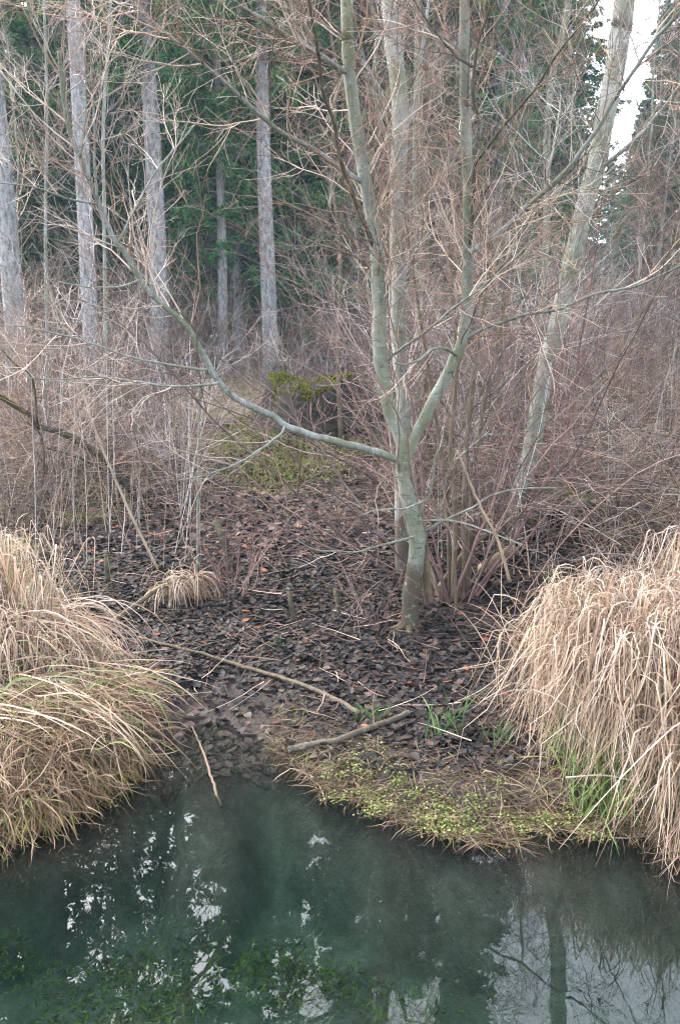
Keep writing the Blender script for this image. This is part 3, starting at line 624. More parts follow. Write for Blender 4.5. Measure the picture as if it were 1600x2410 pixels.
# bare young trees in the wood
def bare_tree_mesh(H, r, cols, seed):
    t_ = MB(); P = grow(np.zeros((1, 3)), np.array([[.02, .02, 1.0]]), np.array([H]), 24, .035, .03); Rr = taper(1, 25, [r], [.006], .9); t_.tubes(P, Rr, 8)
    w_ = MB(); S, D, t, rad, _ = sprout(P, Rr, 46, .12, 1, (25, 55), .1); k = len(S); L = H * .26 * (1.1 - t) * rng.uniform(.5, 1.2, k)
    Q = grow(S, D, L, 8, .09, .02); RQ = taper(k, 9, np.maximum(rad * .45, .004), .0025); c = palette(cols, k, .2); w_.tubes(Q, RQ, 4, c)
    S, D, t, rad, pi = sprout(Q, RQ, 9, .2, 1, (25, 55), .05); k = len(S); Q2 = grow(S, D, L[pi] * .38 * rng.uniform(.4, 1.1, k), 5, .11, .01); R2 = taper(k, 6, np.maximum(rad * .7, .003), .002); w_.tubes(Q2, R2, 3, c[pi])
    S, D, t, rad, pi2 = sprout(Q2, R2, 4, .2, 1, (25, 55), .02); k = len(S); w_.tubes(grow(S, D, rng.uniform(.12, .35, k), 3, .12, 0), taper(k, 4, np.full(k, .0022), .0016), 3, c[pi][pi2])
    return t_, w_
BV = []
for k, (H, r, cols) in enumerate([(9, .05, PINK + GREY), (11, .065, PINK), (7, .035, REDB + PINK)]):
    a_, b_2 = bare_tree_mesh(H, r, cols, k); root = empty('young_tree'); a_.build('trunk', M_alder_pale if k < 2 else M_brownbark, root); b_2.build('twigs', M_twig, root); BV.append(root)
bs = []
while len(bs) < 11:
    y = rng.uniform(9.5, 30); u = rng.choice([rng.uniform(-.5, -.2) if rng.uniform() < .5 else .2, rng.uniform(.02, .5), rng.uniform(.1, .5), rng.uniform(.1, .5)]); x = u * y
    if any((x - a) ** 2 + (y - b) ** 2 < 1.2 for a, b in bs): continue
    bs.append((x, y))
for i, (x, y) in enumerate(bs):
    o = BV[i] if i < 3 else copy_tree(BV[int(rng.integers(3))]); o.location = (x, y, terr(x, y) - .05); s = rng.uniform(.8, 1.2); o.scale = (s, s, s); o.rotation_euler = (rng.normal(0, .05), rng.normal(0, .06), rng.uniform(0, 6.28))
    tag(o, 'slender bare young tree among others between thicket and spruces', 'tree', 'bare young trees in the wood')

# ================================================================== stumps and dead wood
def mossy(name, label, c, rx, ry, h, seed):
    root = empty(name, (c[0], c[1], gz(c))); tag(root, label, 'stump')
    na, nz = 48, 12; a = np.linspace(0, 2 * np.pi, na, endpoint=False); mb = MB(); V = []
    for k in range(nz):
        f = k / (nz - 1); rr = (1.3 - .30 * f ** 2 + .25 * np.exp(-f * 5)) * (1 + .13 * np.sin(a * 3 + seed) + .09 * np.sin(a * 7 + f * 3 + seed) + rng.normal(0, .03, na)); V.append(np.stack([rx * rr * np.cos(a), ry * rr * np.sin(a), (-.1 + f * (h + .1)) * (1 + .28 * np.sin(a * 2 + seed + 1) * f) + rng.normal(0, .015, na)], -1))
    V.append(np.stack([rx * .5 * np.cos(a), ry * .5 * np.sin(a), np.full(na, h * 1.04) + rng.normal(0, .02, na)], -1)); V.append(np.tile([[0, 0, h * 1.05]], (na, 1)))
    V = np.array(V); ii = np.arange(V.shape[0] * na).reshape(V.shape[0], na); nx_ = np.roll(ii, -1, 1)
    mb.add(V, np.stack([ii[:-1], nx_[:-1], nx_[1:], ii[1:]], -1).reshape(-1, 4)); mb.build('stump_wood', M_stump, root)
    # moss cushion: thousands of short tufts on top and running down the sides
    n = 9000; th = rng.uniform(0, 6.28, n); q = np.sqrt(rng.uniform(0, 1, n)); side = rng.uniform(0, 1, n) < .5; drop = np.where(side, rng.uniform(0, 1, n) ** 2 * (.5 + .45 * np.sin(th * 3 + seed)).clip(.1) * h, 0); q = np.where(side, 1.0, q)
    lump = (1 + .13 * np.sin(th * 3 + seed)) * (1 + .25 * np.clip(drop / h, 0, 1)); S = np.stack([rx * lump * q * np.cos(th), ry * lump * q * np.sin(th), h * (1.05 - .05 * q) * (1 + .28 * np.sin(th * 2 + seed + 1) * q) - drop + .01 + .06 * np.sin(q * np.cos(th) * 7) * np.cos(q * np.sin(th) * 6)], -1); D = np.stack([np.cos(th) * q, np.sin(th) * q, np.full(n, .9)], -1) + rng.normal(0, .4, (n, 3))
    P = grow(S, D, rng.uniform(.02, .06, n), 2, .2, 0); mm = MB(); sd_ = norm(np.cross(D, rng.normal(0, 1, (n, 3)))); mm.blades(P, np.tile([[.010, .009, .002]], (n, 1)), sd_, palette([(.17, .19, .025), (.27, .28, .04), (.10, .11, .02), (.20, .14, .06), (.07, .055, .03)], n, .3, [.32, .22, .2, .14, .12])); mm.build('moss', M_moss, root)
    return root
STUMP_P = at(740, 925, 13.2)
c = hit(735, 1010); s1 = mossy('tree_stump', 'broad old stump with bright yellow green moss on its flat top', (c[0], c[1] + .55), 0.62, 0.55, 0.46, 1)
c = hit(235, 1015); mossy('tree_stump', 'small low stump capped in pale green moss behind the dark limb', (c[0], c[1] + .3), .33, .3, .22, 4)
# roots dangling from the broad stump
mb = MB(); n = 34; th = rng.uniform(3.3, 6.1, n); S = np.stack([.66 * np.cos(th), .6 * np.sin(th), rng.uniform(.2, .42, n)], -1); P = grow(S, np.stack([np.cos(th), np.sin(th), np.full(n, -.6)], -1), rng.uniform(.3, .9, n), 6, .18, -.12); mb.tubes(P, taper(n, 7, np.full(n, .008), .003), 4, palette(REDB, n)); mb.build('root', M_twig, s1)

# hollow rotten log behind the right grass
p = hit(1345, 1284); p = p + np.array([0, 0, .05]); HOL = p; rt = empty('hollow_log', tuple(p)); tag(rt, 'rotten hollow log with black openings behind the big straw coloured grass clump', 'log')
def hollow(cx, cz, r, L, ang, tilt):
    mb = MB(); n = 20; a = np.linspace(0, 6.283, n, endpoint=False); ax = np.array([math.sin(ang), -math.cos(ang), tilt]); ax /= np.linalg.norm(ax); u = norm(np.cross(ax, [0, 0, 1])); v = np.cross(u, ax)
    rr = 1 + .12 * np.sin(a * 3 + cx * 9) + rng.normal(0, .04, n); rings = []
    for off, s in ((L, 1.1), (.12, 1.05), (0, 1.0), (0.0, .8), (.2, .72), (L * .9, .6)):
        rings.append(np.array([cx, 0, cz]) - ax * off + (np.outer(np.cos(a), u) + np.outer(np.sin(a), v)) * (r * s * rr)[:, None])
    V = np.array(rings); ii = np.arange(V.shape[0] * n).reshape(V.shape[0], n); nx_ = np.roll(ii, -1, 1); mb.add(V, np.stack([ii[:-1], nx_[:-1], nx_[1:], ii[1:]], -1).reshape(-1, 4)); return mb
hollow(-.12, .15, .125, .8, -.2, .05).build('log_shell', M_brownbark, rt); hollow(.12, .17, .15, .8, .15, .08).build('log_shell', M_brownbark, rt)
for cx, cz, rr_ in ((-.12, .15, .10), (.12, .17, .125)):     # near-black plugs: the shade inside the openings, put in as colour
    mb = MB(); mb.tubes(np.array([[[cx, .18, cz], [cx, .5, cz]]]), np.full((1, 2), rr_), 14, None, cap=True); mb.build('hollow', M_hollow, rt)
mb = MB(); n = 1200; th = rng.uniform(.3, 2.8, n); S = np.stack([.12 + .155 * np.cos(th), rng.uniform(0, .5, n), .17 + .155 * np.sin(th)], -1); D = np.stack([np.cos(th), np.zeros(n), np.sin(th)], -1); P = grow(S, D, rng.uniform(.01, .03, n), 2, .2, 0); mb.blades(P, np.tile([[.007, .006, .002]], (n, 1)), norm(np.cross(D, rng.normal(0, 1, (n, 3)))), palette([(.24, .33, .08), (.16, .24, .04)], n)); mb.build('moss', M_moss, rt)
# short cut log end
p = hit(1162, 1345); rt = empty('cut_log', tuple(p)); tag(rt, 'short cut log with a fresh pale orange end, lying left of the hollow log', 'log')
P = np.array([[-.10, -.06, .04], [.02, .04, .08], [.18, .18, .13]]); mb = MB(); mb.tubes(spline(P, 8)[None], np.full((1, 8), .045), 14, np.array([(1.3, 1.2, 1.1)])); mb.build('log', M_brownbark, rt)
mb = MB(); d = norm(P[1] - P[0]); mb.tubes((np.array([P[0] - d * .012, P[0] + d * .01]))[None], np.full((1, 2), .042), 14, None, cap=True); mb.build('cut_face', M_cut, rt)

def stick(name, label, px, w0, w1, mat, lift=0.012, n=30, pts=None, cat='stick', col=(1, 1, 1), kinds=None):
    P3 = np.array([hit(*q) for q in px]) if pts is None else np.array(pts)
    if pts is None: P3[:, 2] = np.maximum(terr(P3[:, 0], P3[:, 1]), -0.002) + lift
    s = np.linspace(0, 1, len(P3)); r = (w0 + (w1 - w0) * s) / 2 / FPX * np.linalg.norm(P3 - CAM, axis=1)
    P = spline(P3, n); P[1:-1] += rng.normal(0, .002, P[1:-1].shape); o = MB(); o.tubes(P[None], np.interp(np.linspace(0, 1, n), s, r)[None], 8, np.array([col]), cap=True)
    root = empty(name, tuple(P[0])); tag(root, label, cat)
    child(o.build('stem', mat), root)
    return root, (P, np.interp(np.linspace(0, 1, n), s, r))
r1, T1 = stick('fallen_branch', 'long straight fallen branch lying from the mud pool to the grassy spit', [(327, 1511), (398, 1532), (485, 1552), (561, 1578), (663, 1608), (724, 1629), (800, 1664), (846, 1692)], 6, 13, M_brownbark, .03)
mb = MB(); twigs_on(mb, [T1], 3, .18, 2, .08, 0, cols=TAN, r=.002, tmin=.1); child(mb.build('twigs', M_twig), r1)
r1, T1 = stick('fallen_branch', 'pale peeled branch resting on the spit beside the green shoots', [(679, 1782), (740, 1766), (800, 1756), (866, 1731), (912, 1715), (962, 1692)], 15, 13, M_alder_pale, .035)
mb = MB(); twigs_on(mb, [T1], 3, .15, 2, .08, 0, cols=TAN, r=.002, tmin=.1); child(mb.build('twigs', M_twig), r1)
stick('reed_stalk', 'thin straw stalk lying flat on the water along the spit edge', [(890, 1924), (1000, 1926), (1100, 1931), (1180, 1930)], 3.5, 3, M_grass, .012, col=TAN[2], cat='stalk')
stick('reed_stalk', 'bent tan stalk poking out of the water below the mud pool', None, 7, 3, M_grass, 0, col=TAN[1], cat='stalk', pts=[hit(520, 1890) + (0, 0, -.02), hit(495, 1840) + (0, 0, .05), hit(470, 1790) + (0, 0, .10), hit(455, 1770) + (0, 0, .14)])
stick('reed_stalk', 'reddish stalk lying on the water under the right grass clump', [(1400, 1970), (1460, 1980), (1520, 1975), (1600, 1990)], 4, 3, M_grass, .012, col=REDB[3], cat='stalk')
y0 = hitY(255, 1470)
stick('fallen_branch', 'brown branch propped above the litter over the hanging straw tuft', None, 12, 9, M_brownbark, 0, pts=[at(255, 1470, y0), at(327, 1419, y0 + .15), at(388, 1379, y0 + .3), at(469, 1355, y0 + .4), at(541, 1402, y0 + .5)])
stick('fallen_branch', 'dark stub of a branch leaning in the litter above the propped branch', None, 16, 20, M_darkbark, 0, pts=[at(508, 1225, hitY(546, 1335) + .1), at(525, 1270, hitY(546, 1335)), hit(546, 1335) + (0, 0, -.02)])
for lb, q in (('short mossy stake upright in the litter, left of the dark stub', [(250, 1297), (252, 1335), (256, 1378)]), ('short pale stake leaning in the litter below the alder', [(679, 1385), (685, 1420), (697, 1466)]), ('short brown stake in the litter between pale stake and alder', [(788, 1385), (795, 1420), (800, 1455)])):
    yy = hitY(*q[-1]); stick('stake', lb, None, 11, 12, M_alder if 'mossy' in lb or 'pale' in lb else M_darkbark, 0, pts=[at(q[0][0], q[0][1], yy + .05), at(q[1][0], q[1][1], yy), at(q[2][0], q[2][1] + 8, yy)], cat='stake')
yy = hitY(466, 1360); stick('dead_stem', 'thin straight upright grey stem standing in the litter left of centre', None, 6, 4, M_limb, 0, pts=[at(465, 1362, yy), at(466, 1200, yy), at(468, 1050, yy), at(470, 900, yy)], cat='stem')
yy = hitY(375, 1400) ; stick('dead_stem', 'tan dead stem slanting down right across the dark limb', None, 7, 4, M_grass, 0, col=TAN[2], pts=[at(372, 1340, yy), at(290, 1170, yy), at(215, 985, yy), at(185, 860, yy)], cat='stem')
yy = hitY(1340, 1560) + .1; stick('dead_stem', 'tan dead stem crossing right of the alder from upper left into the grass clump', None, 8, 5, M_grass, 0, col=TAN[0], pts=[at(1200, 1370, yy), at(1170, 1270, yy), at(1120, 1170, yy), at(1075, 1060, yy)], cat='stem')

# ================================================================== ground cover
def scatter_litter(n, xr, yr, size, cols, pr, mat, name, label, lift=.012, cond=None, flat=.2, curl=.42):
    x = rng.uniform(*xr, n); y = rng.uniform(*yr, n)
    if cond is not None: k = cond(x, y); x, y = x[k], y[k]; n = len(x)
    z = np.maximum(terr(x, y), 0) + lift * rng.uniform(.2, 1.4, n); c = np.stack([x, y, z], -1)
    nrm = norm(np.stack([rng.normal(0, flat, n), rng.normal(0, flat, n), np.ones(n)], -1)); a = rng.uniform(0, 6.28, n); u = norm(np.cross(nrm, np.stack([np.cos(a), np.sin(a), np.zeros(n)], -1))); v = np.cross(nrm, u)
    s = size * rng.uniform(.3, 1.3, n); mb = MB(); K = 5; t = np.linspace(-.5, .5, K); wdt = np.array([.04, .24, .33, .22, .02]); bend = rng.normal(0, curl, n); fold = rng.uniform(-.2, .45, n)
    ctr = c[:, None, :] + (u[:, None, :] * t[None, :, None] + nrm[:, None, :] * (t[None, :, None] ** 2 * bend[:, None, None])) * s[:, None, None]
    L_ = ctr - v[:, None, :] * (wdt[None, :, None] * s[:, None, None]) + nrm[:, None, :] * (wdt[None, :, None] * (s * fold)[:, None, None]); R_ = ctr + v[:, None, :] * (wdt[None, :, None] * s[:, None, None]) + nrm[:, None, :] * (wdt[None, :, None] * (s * fold)[:, None, None])
    V = np.stack([L_, ctr, R_], 2); ii = np.arange(n * K * 3).reshape(n, K, 3); Q = np.concatenate([np.stack([ii[:, :-1, j], ii[:, :-1, j + 1], ii[:, 1:, j + 1], ii[:, 1:, j]], -1).reshape(-1, 4) for j in (0, 1)])
    mb.add(V, Q, None, np.repeat(palette(cols, n, .3, pr), K * 3, axis=0)); return tag(mb.build(name, mat), label, 'leaves' if 'lea' in name else name, kind='stuff')
land = lambda x, y: (y > edge(x) + .02)
LIT = [(.012, .010, .011), (.030, .023, .021), (.060, .039, .032), (.105, .066, .051), (.26, .08, .035)]
scatter_litter(42000, (-2.6, 2.6), (3.3, 6.6), .058, LIT, [.38, .34, .21, .062, .008], M_leaf, 'leaf_litter', 'dark wet fallen leaves covering the muddy bank', .02, lambda x, y: land(x, y) & (rng.uniform(0, 1, len(x)) < np.where(np.abs(x + .6) < .4, np.clip(((y - edge(x)) - .30) * 2.6, .22, 1), np.clip((y - edge(x)) * 2.2, .15, 1))))
LIT2 = [(.025, .018, .017), (.07, .042, .034), (.14, .085, .065), (.24, .165, .13), (.30, .10, .05)]
scatter_litter(36000, (-4.6, 4.8), (6.2, 12), .075, LIT2, [.28, .34, .24, .11, .03], M_leaf, 'fallen_leaves', 'brown fallen leaves on the rise behind the alder', .025)
scatter_litter(1600, (-.95, -.2), (3.5, 4.5), .055, [(.07, .048, .038), (.13, .09, .07), (.20, .145, .115)], None, M_leaf, 'sunken_leaves', 'brown leaves sunk in the shallow mud pool', 0, lambda x, y: (terr(x, y) < -.018))
# sunken leaves must lie on the bed
o = bpy.data.objects['sunken_leaves']; co = np.empty(len(o.data.vertices) * 3, np.float32); o.data.vertices.foreach_get('co', co); co = co.reshape(-1, 3); co[:, 2] += terr(co[:, 0], co[:, 1]) + .006; o.data.vertices.foreach_set('co', co.ravel())

def blade_mass(mb, S, D, L, K, W, droop, cols, p=None, wobble=.06, jit=.18, floor=True, fl=.008, start=0.0, kink=0.0):
    n = len(S); kk = np.where(rng.uniform(0, 1, n) < kink, rng.integers(2, max(3, K - 1), n), -1); P = np.empty((n, K + 1, 3)); P[:, 0] = S; d = norm(D); st = (L / K)[:, None]; dr = np.asarray(droop).reshape(-1, 1) * np.ones((n, 1)) if np.ndim(droop) else np.full((n, 1), droop)
    for k in range(K):
        f = max(0, (k + 1) / K - start); d = d + np.array([0, 0, -1.0]) * dr * f + rng.normal(0, wobble, (n, 3)) + (kk == k)[:, None] * rng.normal(0, .8, (n, 3)); d = norm(d); P[:, k + 1] = P[:, k] + d * st
        if floor:
            zf = np.maximum(terr(P[:, k + 1, 0], P[:, k + 1, 1]), 0) + fl + rng.uniform(0, .02, n); low = P[:, k + 1, 2] < zf; P[low, k + 1, 2] = zf[low]
    t = np.linspace(0, 1, K + 1); wv = W[:, None] * np.minimum(1, (1 - t) * 2.2 + .08)[None, :]
    sd_ = norm(np.cross(P[:, -1] - P[:, 0] + 1e-4, rng.normal(0, 1, (n, 3)))); mb.blades(P, wv, sd_, palette(cols, n, jit, p)); return P
def thatch(mb, S, az, H, over, hang, W, cols, p=None, lean=.2, kink=.5):
    """blades that rise H, bend over towards az and hang straight down."""
    n = len(S); out_ = np.stack([np.cos(az), np.sin(az), np.zeros(n)], -1); P = [S]; cur = S.copy(); d0 = norm(out_ * rng.normal(.08, .08, (n, 1)) + rng.normal(0, lean, (n, 3)) + [0, 0, 1.0])
    d1 = norm(out_ * rng.uniform(.15, .55, (n, 1)) + rng.normal(0, .16, (n, 3)) + [0, 0, -1.0])
    kk = np.where(rng.uniform(0, 1, n) < kink, rng.integers(6, 11, n), 99)
    for k in range(12):
        if k < 4: d = d0 + rng.normal(0, .04, (n, 3)); st = H / 4
        elif k < 7: t = (k - 3) / 4; d = d0 * (1 - t) + (out_ + d1 * .4) * t * 1.4; st = over / 3
        else: d = d1 + rng.normal(0, .05, (n, 3)); st = hang / 5
        flip = (kk <= k)[:, None]; d = np.where(flip, d + out_ * rng.normal(.2, .5, (n, 1)) + rng.normal(0, .25, (n, 3)), d)
        cur = cur + norm(d) * st[:, None]; zf = np.maximum(terr(cur[:, 0], cur[:, 1]), 0) + .008 + rng.uniform(0, .03, n); cur[:, 2] = np.maximum(cur[:, 2], zf); P.append(cur.copy())
    P = np.stack(P, 1); t = np.linspace(0, 1, 13); sd_ = norm(np.cross(P[:, -1] - P[:, 7] + 1e-4, rng.normal(0, 1, (n, 3)))); mb.blades(P, W[:, None] * np.minimum(1, (1 - t) * 2.4 + .12)[None], sd_, palette(cols, n, .2, p))
STRAW = [(.62, .455, .335), (.50, .345, .235), (.74, .60, .475), (.32, .205, .13), (.15, .095, .06)]
SP_ = [.3, .26, .2, .15, .09]
# big right clump, several crowns grown together
mb = MB()
CR = [(1.24, 3.72, .10, .56, 420), (1.38, 3.5, .2, .62, 1500), (1.70, 3.45, .22, .64, 1500), (1.38, 3.95, .18, .56, 1200), (1.68, 3.9, .22, .55, 1300), (2.02, 3.7, .25, .72, 1300), (2.2, 3.35, .25, .62, 900), (1.85, 3.1, .18, .46, 900), (2.15, 4.2, .3, .72, 1000), (1.56, 3.16, .16, .42, 900)]
for cx, cy, cr_, h, n in CR:
    a = rng.uniform(0, 6.28, n); q = np.sqrt(rng.uniform(0, 1, n)) * cr_; x = cx + q * np.cos(a); y = cy + q * np.sin(a); S = np.stack([x, y, np.maximum(terr(x, y), 0)], -1)
    az = np.where(rng.uniform(0, 1, n) < .62, R(245) + rng.normal(0, .55, n), rng.uniform(0, 6.28, n))
    thatch(mb, S, az, h * rng.uniform(.45, 1.12, n), rng.uniform(.06, .22, n), rng.uniform(.2, .75, n), rng.uniform(.0009, .0042, n), STRAW, SP_)
    n = 95; x = cx + rng.normal(0, cr_, n); y = cy + rng.normal(0, cr_, n); S = np.stack([x, y, np.maximum(terr(x, y), 0) + .1], -1); blade_mass(mb, S, np.stack([rng.normal(0, .45, n), rng.normal(0, .35, n), np.ones(n)], -1), h * rng.uniform(.8, 1.5, n), 8, rng.uniform(.0015, .003, n), rng.uniform(0, .35, n), STRAW[:3], None, .05, kink=.5)
n = 900; x = rng.uniform(1.0, 1.7, n); y = rng.uniform(3.0, 3.6, n); S = np.stack([x, y, np.maximum(terr(x, y), 0)], -1); blade_mass(mb, S, rng.normal(0, .4, (n, 3)) + [0, -.1, 1], rng.uniform(.1, .35, n), 6, rng.uniform(.002, .004, n), .3, [(.22, .33, .07), (.34, .38, .12), (.15, .27, .07)], None)
# a few bent straws at its water side
for q in ([(1500, 1840), (1420, 1825), (1330, 1830)], [(1600, 1870), (1450, 1890), (1445, 1960)], [(1530, 1880), (1570, 1985), (1600, 2000)]):
    P3 = np.array([at(a, b, 3.05) for a, b in q]); mb.tubes(spline(P3, 14)[None], np.full((1, 14), .0035), 5, np.array([STRAW[2]]))
for q in ([(1180, 1500), (1160, 1560), (1065, 1577)], [(1290, 1540), (1180, 1555), (1062, 1578)], [(1190, 1580), (1130, 1625), (1065, 1655)], [(1200, 1610), (1150, 1640), (1130, 1652)]):
    P3 = np.array([at(a, b, 3.7) for a, b in q]); mb.tubes(spline(P3, 14)[None], np.linspace(.004, .0015, 14)[None], 4, np.array([STRAW[0]]))
tag(mb.build('grass_clump', M_grass), 'huge straw coloured grass clump drooping over the right bank to the water', 'grass clump')
# left, tall standing clump
mb = MB()
for cx, cy, cr_, h, n in ((-2.0, 4.4, .18, .72, 420), (-1.78, 4.25, .12, .55, 260), (-2.3, 4.5, .22, .74, 420), (-1.62, 4.1, .12, .36, 240), (-1.85, 3.98, .16, .40, 300), (-2.15, 4.0, .2, .50, 320), (-1.45, 4.05, .1, .26, 180)):
    a = rng.uniform(0, 6.28, n); q = np.sqrt(rng.uniform(0, 1, n)) * cr_; x = cx + q * np.cos(a); y = cy + q * np.sin(a); S = np.stack([x, y, np.maximum(terr(x, y), 0)], -1)
    thatch(mb, S, np.where(rng.uniform(0, 1, n) < .5, R(300) + rng.normal(0, .6, n), rng.uniform(0, 6.28, n)), h * rng.uniform(.4, 1.2, n), rng.uniform(.04, .16, n), rng.uniform(.15, .6, n), rng.uniform(.0016, .0036, n), STRAW + [(.26, .28, .13)], [.3, .24, .2, .12, .08, .06])
    n = 26; x = cx + rng.normal(0, cr_, n); y = cy + rng.normal(0, cr_, n); S = np.stack([x, y, terr(x, y) + .05], -1); blade_mass(mb, S, np.stack([rng.normal(0, .3, n), rng.normal(0, .3, n), np.ones(n)], -1), h * rng.uniform(.9, 1.5, n), 8, rng.uniform(.0015, .003, n), rng.uniform(0, .3, n), STRAW[:3], None, .05, kink=.4)
# straws fallen to the right
n = 200; x = rng.uniform(-1.8, -1.45, n); y = rng.uniform(3.95, 4.3, n); S = np.stack([x, y, terr(x, y) + rng.uniform(.1, .5, n)], -1); blade_mass(mb, S, np.stack([rng.uniform(.5, 1.0, n), rng.normal(-.15, .2, n), rng.uniform(-.2, .35, n)], -1), rng.uniform(.3, .8, n), 8, rng.uniform(.002, .004, n), .5, STRAW[:4], None, .06)
tag(mb.build('grass_clump', M_grass), 'tall upright dry grass clump at the left edge above the bank', 'grass clump')
# left, matted clump hanging into the water
mb = MB(); n = 9500; x = rng.uniform(-2.4, -1.0, n); y = edge(x) + rng.uniform(.0, 1.15, n) ** 1.2; k = (y < 4.15) & (x < -.98 - .25 * np.clip(y - 3.6, 0, 1)); x, y = x[k], y[k]; n = len(x)
S = np.stack([x, y, terr(x, y) + rng.uniform(.01, .13, n)], -1); D = np.stack([rng.normal(.45, .55, n), rng.normal(-.40, .5, n), rng.normal(.06, .2, n)], -1)
MAT_C = [(.36, .245, .155), (.27, .165, .10), (.45, .34, .23), (.18, .105, .06), (.20, .25, .06), (.31, .33, .11)]
blade_mass(mb, S, D, rng.uniform(.12, .42, n), 9, rng.uniform(.0013, .0032, n), rng.uniform(.1, .5, n), MAT_C, [.30, .28, .17, .17, .04, .04], .17, kink=.4)
n = 240; x = rng.uniform(-2.1, -1.15, n); y = rng.uniform(3.35, 4.15, n); S = np.stack([x, y, terr(x, y) + rng.uniform(.06, .2, n)], -1); blade_mass(mb, S, np.stack([rng.uniform(.4, 1, n), rng.uniform(-.8, -.1, n), rng.uniform(-.1, .25, n)], -1), rng.uniform(.3, .8, n), 8, rng.uniform(.0016, .0034, n), .12, STRAW[:4], None, .05, kink=.3)
n = 1600; x = rng.uniform(-2.2, -.98, n); y = edge(x) + rng.uniform(-.02, .12, n); S = np.stack([x, y, np.full(n, .06)], -1); D = np.stack([rng.normal(.2, .5, n), rng.normal(-.8, .4, n), rng.normal(.1, .2, n)], -1); blade_mass(mb, S, D, rng.uniform(.1, .3, n), 6, rng.uniform(.0015, .003, n), .5, [(.30, .19, .08), (.24, .15, .07), (.38, .33, .08)], None, .12)
n = 90; x = rng.uniform(-2.0, -1.1, n); y = rng.uniform(3.45, 4.0, n); S = np.stack([x, y, terr(x, y) + .08], -1); blade_mass(mb, S, np.stack([rng.normal(.3, .6, n), rng.normal(-.4, .5, n), rng.uniform(.2, .7, n)], -1), rng.uniform(.2, .5, n), 9, rng.uniform(.004, .0075, n), .5, [(.30, .36, .14), (.20, .29, .08), (.38, .40, .22)], None, .06)
tag(mb.build('grass_clump', M_grass), 'matted brown and green grass clump sagging from the left bank into the water', 'grass clump')
# straw tuft hanging from the propped branch
mb = MB(); n = 300; t = rng.uniform(0, 1, n); A = at(375, 1385, hitY(255, 1470) + .3); Bp = at(470, 1355, hitY(255, 1470) + .4); S = A[None] * (1 - t)[:, None] + Bp[None] * t[:, None]; blade_mass(mb, S, np.stack([rng.normal(0, .5, n), rng.normal(-.1, .4, n), rng.uniform(-.3, .5, n)], -1), rng.uniform(.15, .48, n), 8, rng.uniform(.0018, .0038, n), 1.1, STRAW[:4], None, .06)
tag(mb.build('straw_tuft', M_grass), 'tuft of dry straw hanging over the propped brown branch', 'straw')
# green shoots on the spit
GRN = [(.07, .16, .05), (.12, .22, .07), (.16, .24, .09)]
def shoots_(lb, pts, n, h):
    mb = MB(); S = np.concatenate([np.tile(hit(*q), (n, 1)) + rng.normal(0, .03, (n, 3)) * [1, 1, 0] for q in pts]); k = len(S); S[:, 2] = np.maximum(terr(S[:, 0], S[:, 1]), 0)
    blade_mass(mb, S, np.stack([rng.normal(0, .25, k), rng.normal(-.05, .25, k), np.ones(k)], -1), h * rng.uniform(.5, 1.2, k), 7, rng.uniform(.0022, .0042, k), .3, GRN, None, .05); r_ = S.mean(0); o = mb.build('green_shoots', M_green); tag(o, lb, 'shoots')
shoots_('tall green blades sprouting from the mud left of the big grass clump', [(1020, 1730), (1035, 1740), (1060, 1715), (1075, 1730), (1085, 1700)], 5, .24)
shoots_('low green blades sprouting at the end of the pale peeled branch', [(860, 1690), (880, 1695), (910, 1690), (845, 1700)], 7, .12)
shoots_('tiny bright green seedling in the middle of the dark leaf litter', [(665, 1520)], 9, .08)
shoots_('green blades at the left foot of the big grass clump', [(1172, 1740), (1176, 1752), (1180, 1764)], 9, .13)
shoots_('small bright green plant on the leaf covered rise right of the alder', [(1168, 1140)], 14, .16)
# brown straw debris of the spit and dead grass of the far floor
mb = MB(); n = 3600; x = rng.uniform(-.34, 1.5, n); y = edge(x) - .03 + .53 * rng.uniform(0, 1, n) ** 1.7; S = np.stack([x, y, np.maximum(terr(x, y), 0) + .01], -1); blade_mass(mb, S, np.stack([rng.normal(.1, .9, n), rng.normal(-.1, .6, n), rng.uniform(-.1, .18, n)], -1), rng.uniform(.05, .2, n), 5, rng.uniform(.001, .0024, n), .3, [(.19, .12, .075), (.28, .195, .125), (.11, .07, .045), (.36, .28, .18), (.20, .19, .06)], [.3, .25, .2, .12, .13], .14)
tag(mb.build('straw_debris', M_grass), 'rotting straw spread over the low muddy spit', 'straw', kind='stuff')
mb = MB(); n = 26000; y = 7.0 + 20 * rng.uniform(0, 1, n) ** 1.6; x = rng.uniform(-.55, .56, n) * y; k = (wob(x, y, .9, 9) + .05 * (y - 6) > rng.uniform(-.2, .5, n)) & ~((np.abs(x / y + .07) < .12) & (y < 13.2) & (rng.uniform(0, 1, n) < .85)); x, y = x[k], y[k]; n = len(x); S = np.stack([x, y, terr(x, y)], -1); blade_mass(mb, S, np.stack([rng.normal(0, .5, n), rng.normal(0, .5, n), np.ones(n)], -1), rng.uniform(.12, .45, n), 5, rng.uniform(.003, .006, n) * (y / 9), .8, TAN + [(.33, .25, .15), (.26, .26, .09)], None, .1)
tag(mb.build('dead_grass', M_grass), 'tan dead grass on the forest floor behind the alder', 'grass', kind='stuff')
mb = MB(); n = 520; y = rng.uniform(5.9, 11, n); u = np.where(rng.uniform(0, 1, n) < .55, rng.uniform(-.5, -.17, n), rng.uniform(.12, .5, n)); x = u * y; S = np.stack([x, y, terr(x, y)], -1); P = grow(S, np.stack([rng.normal(0, .16, n), rng.normal(0, .16, n), np.ones(n)], -1), rng.uniform(.5, 1.7, n), 7, .04, 0); mb.tubes(P, taper(n, 8, rng.uniform(.002, .004, n), .0012), 4, palette(TAN + PINK + GREY, n, .2)); 
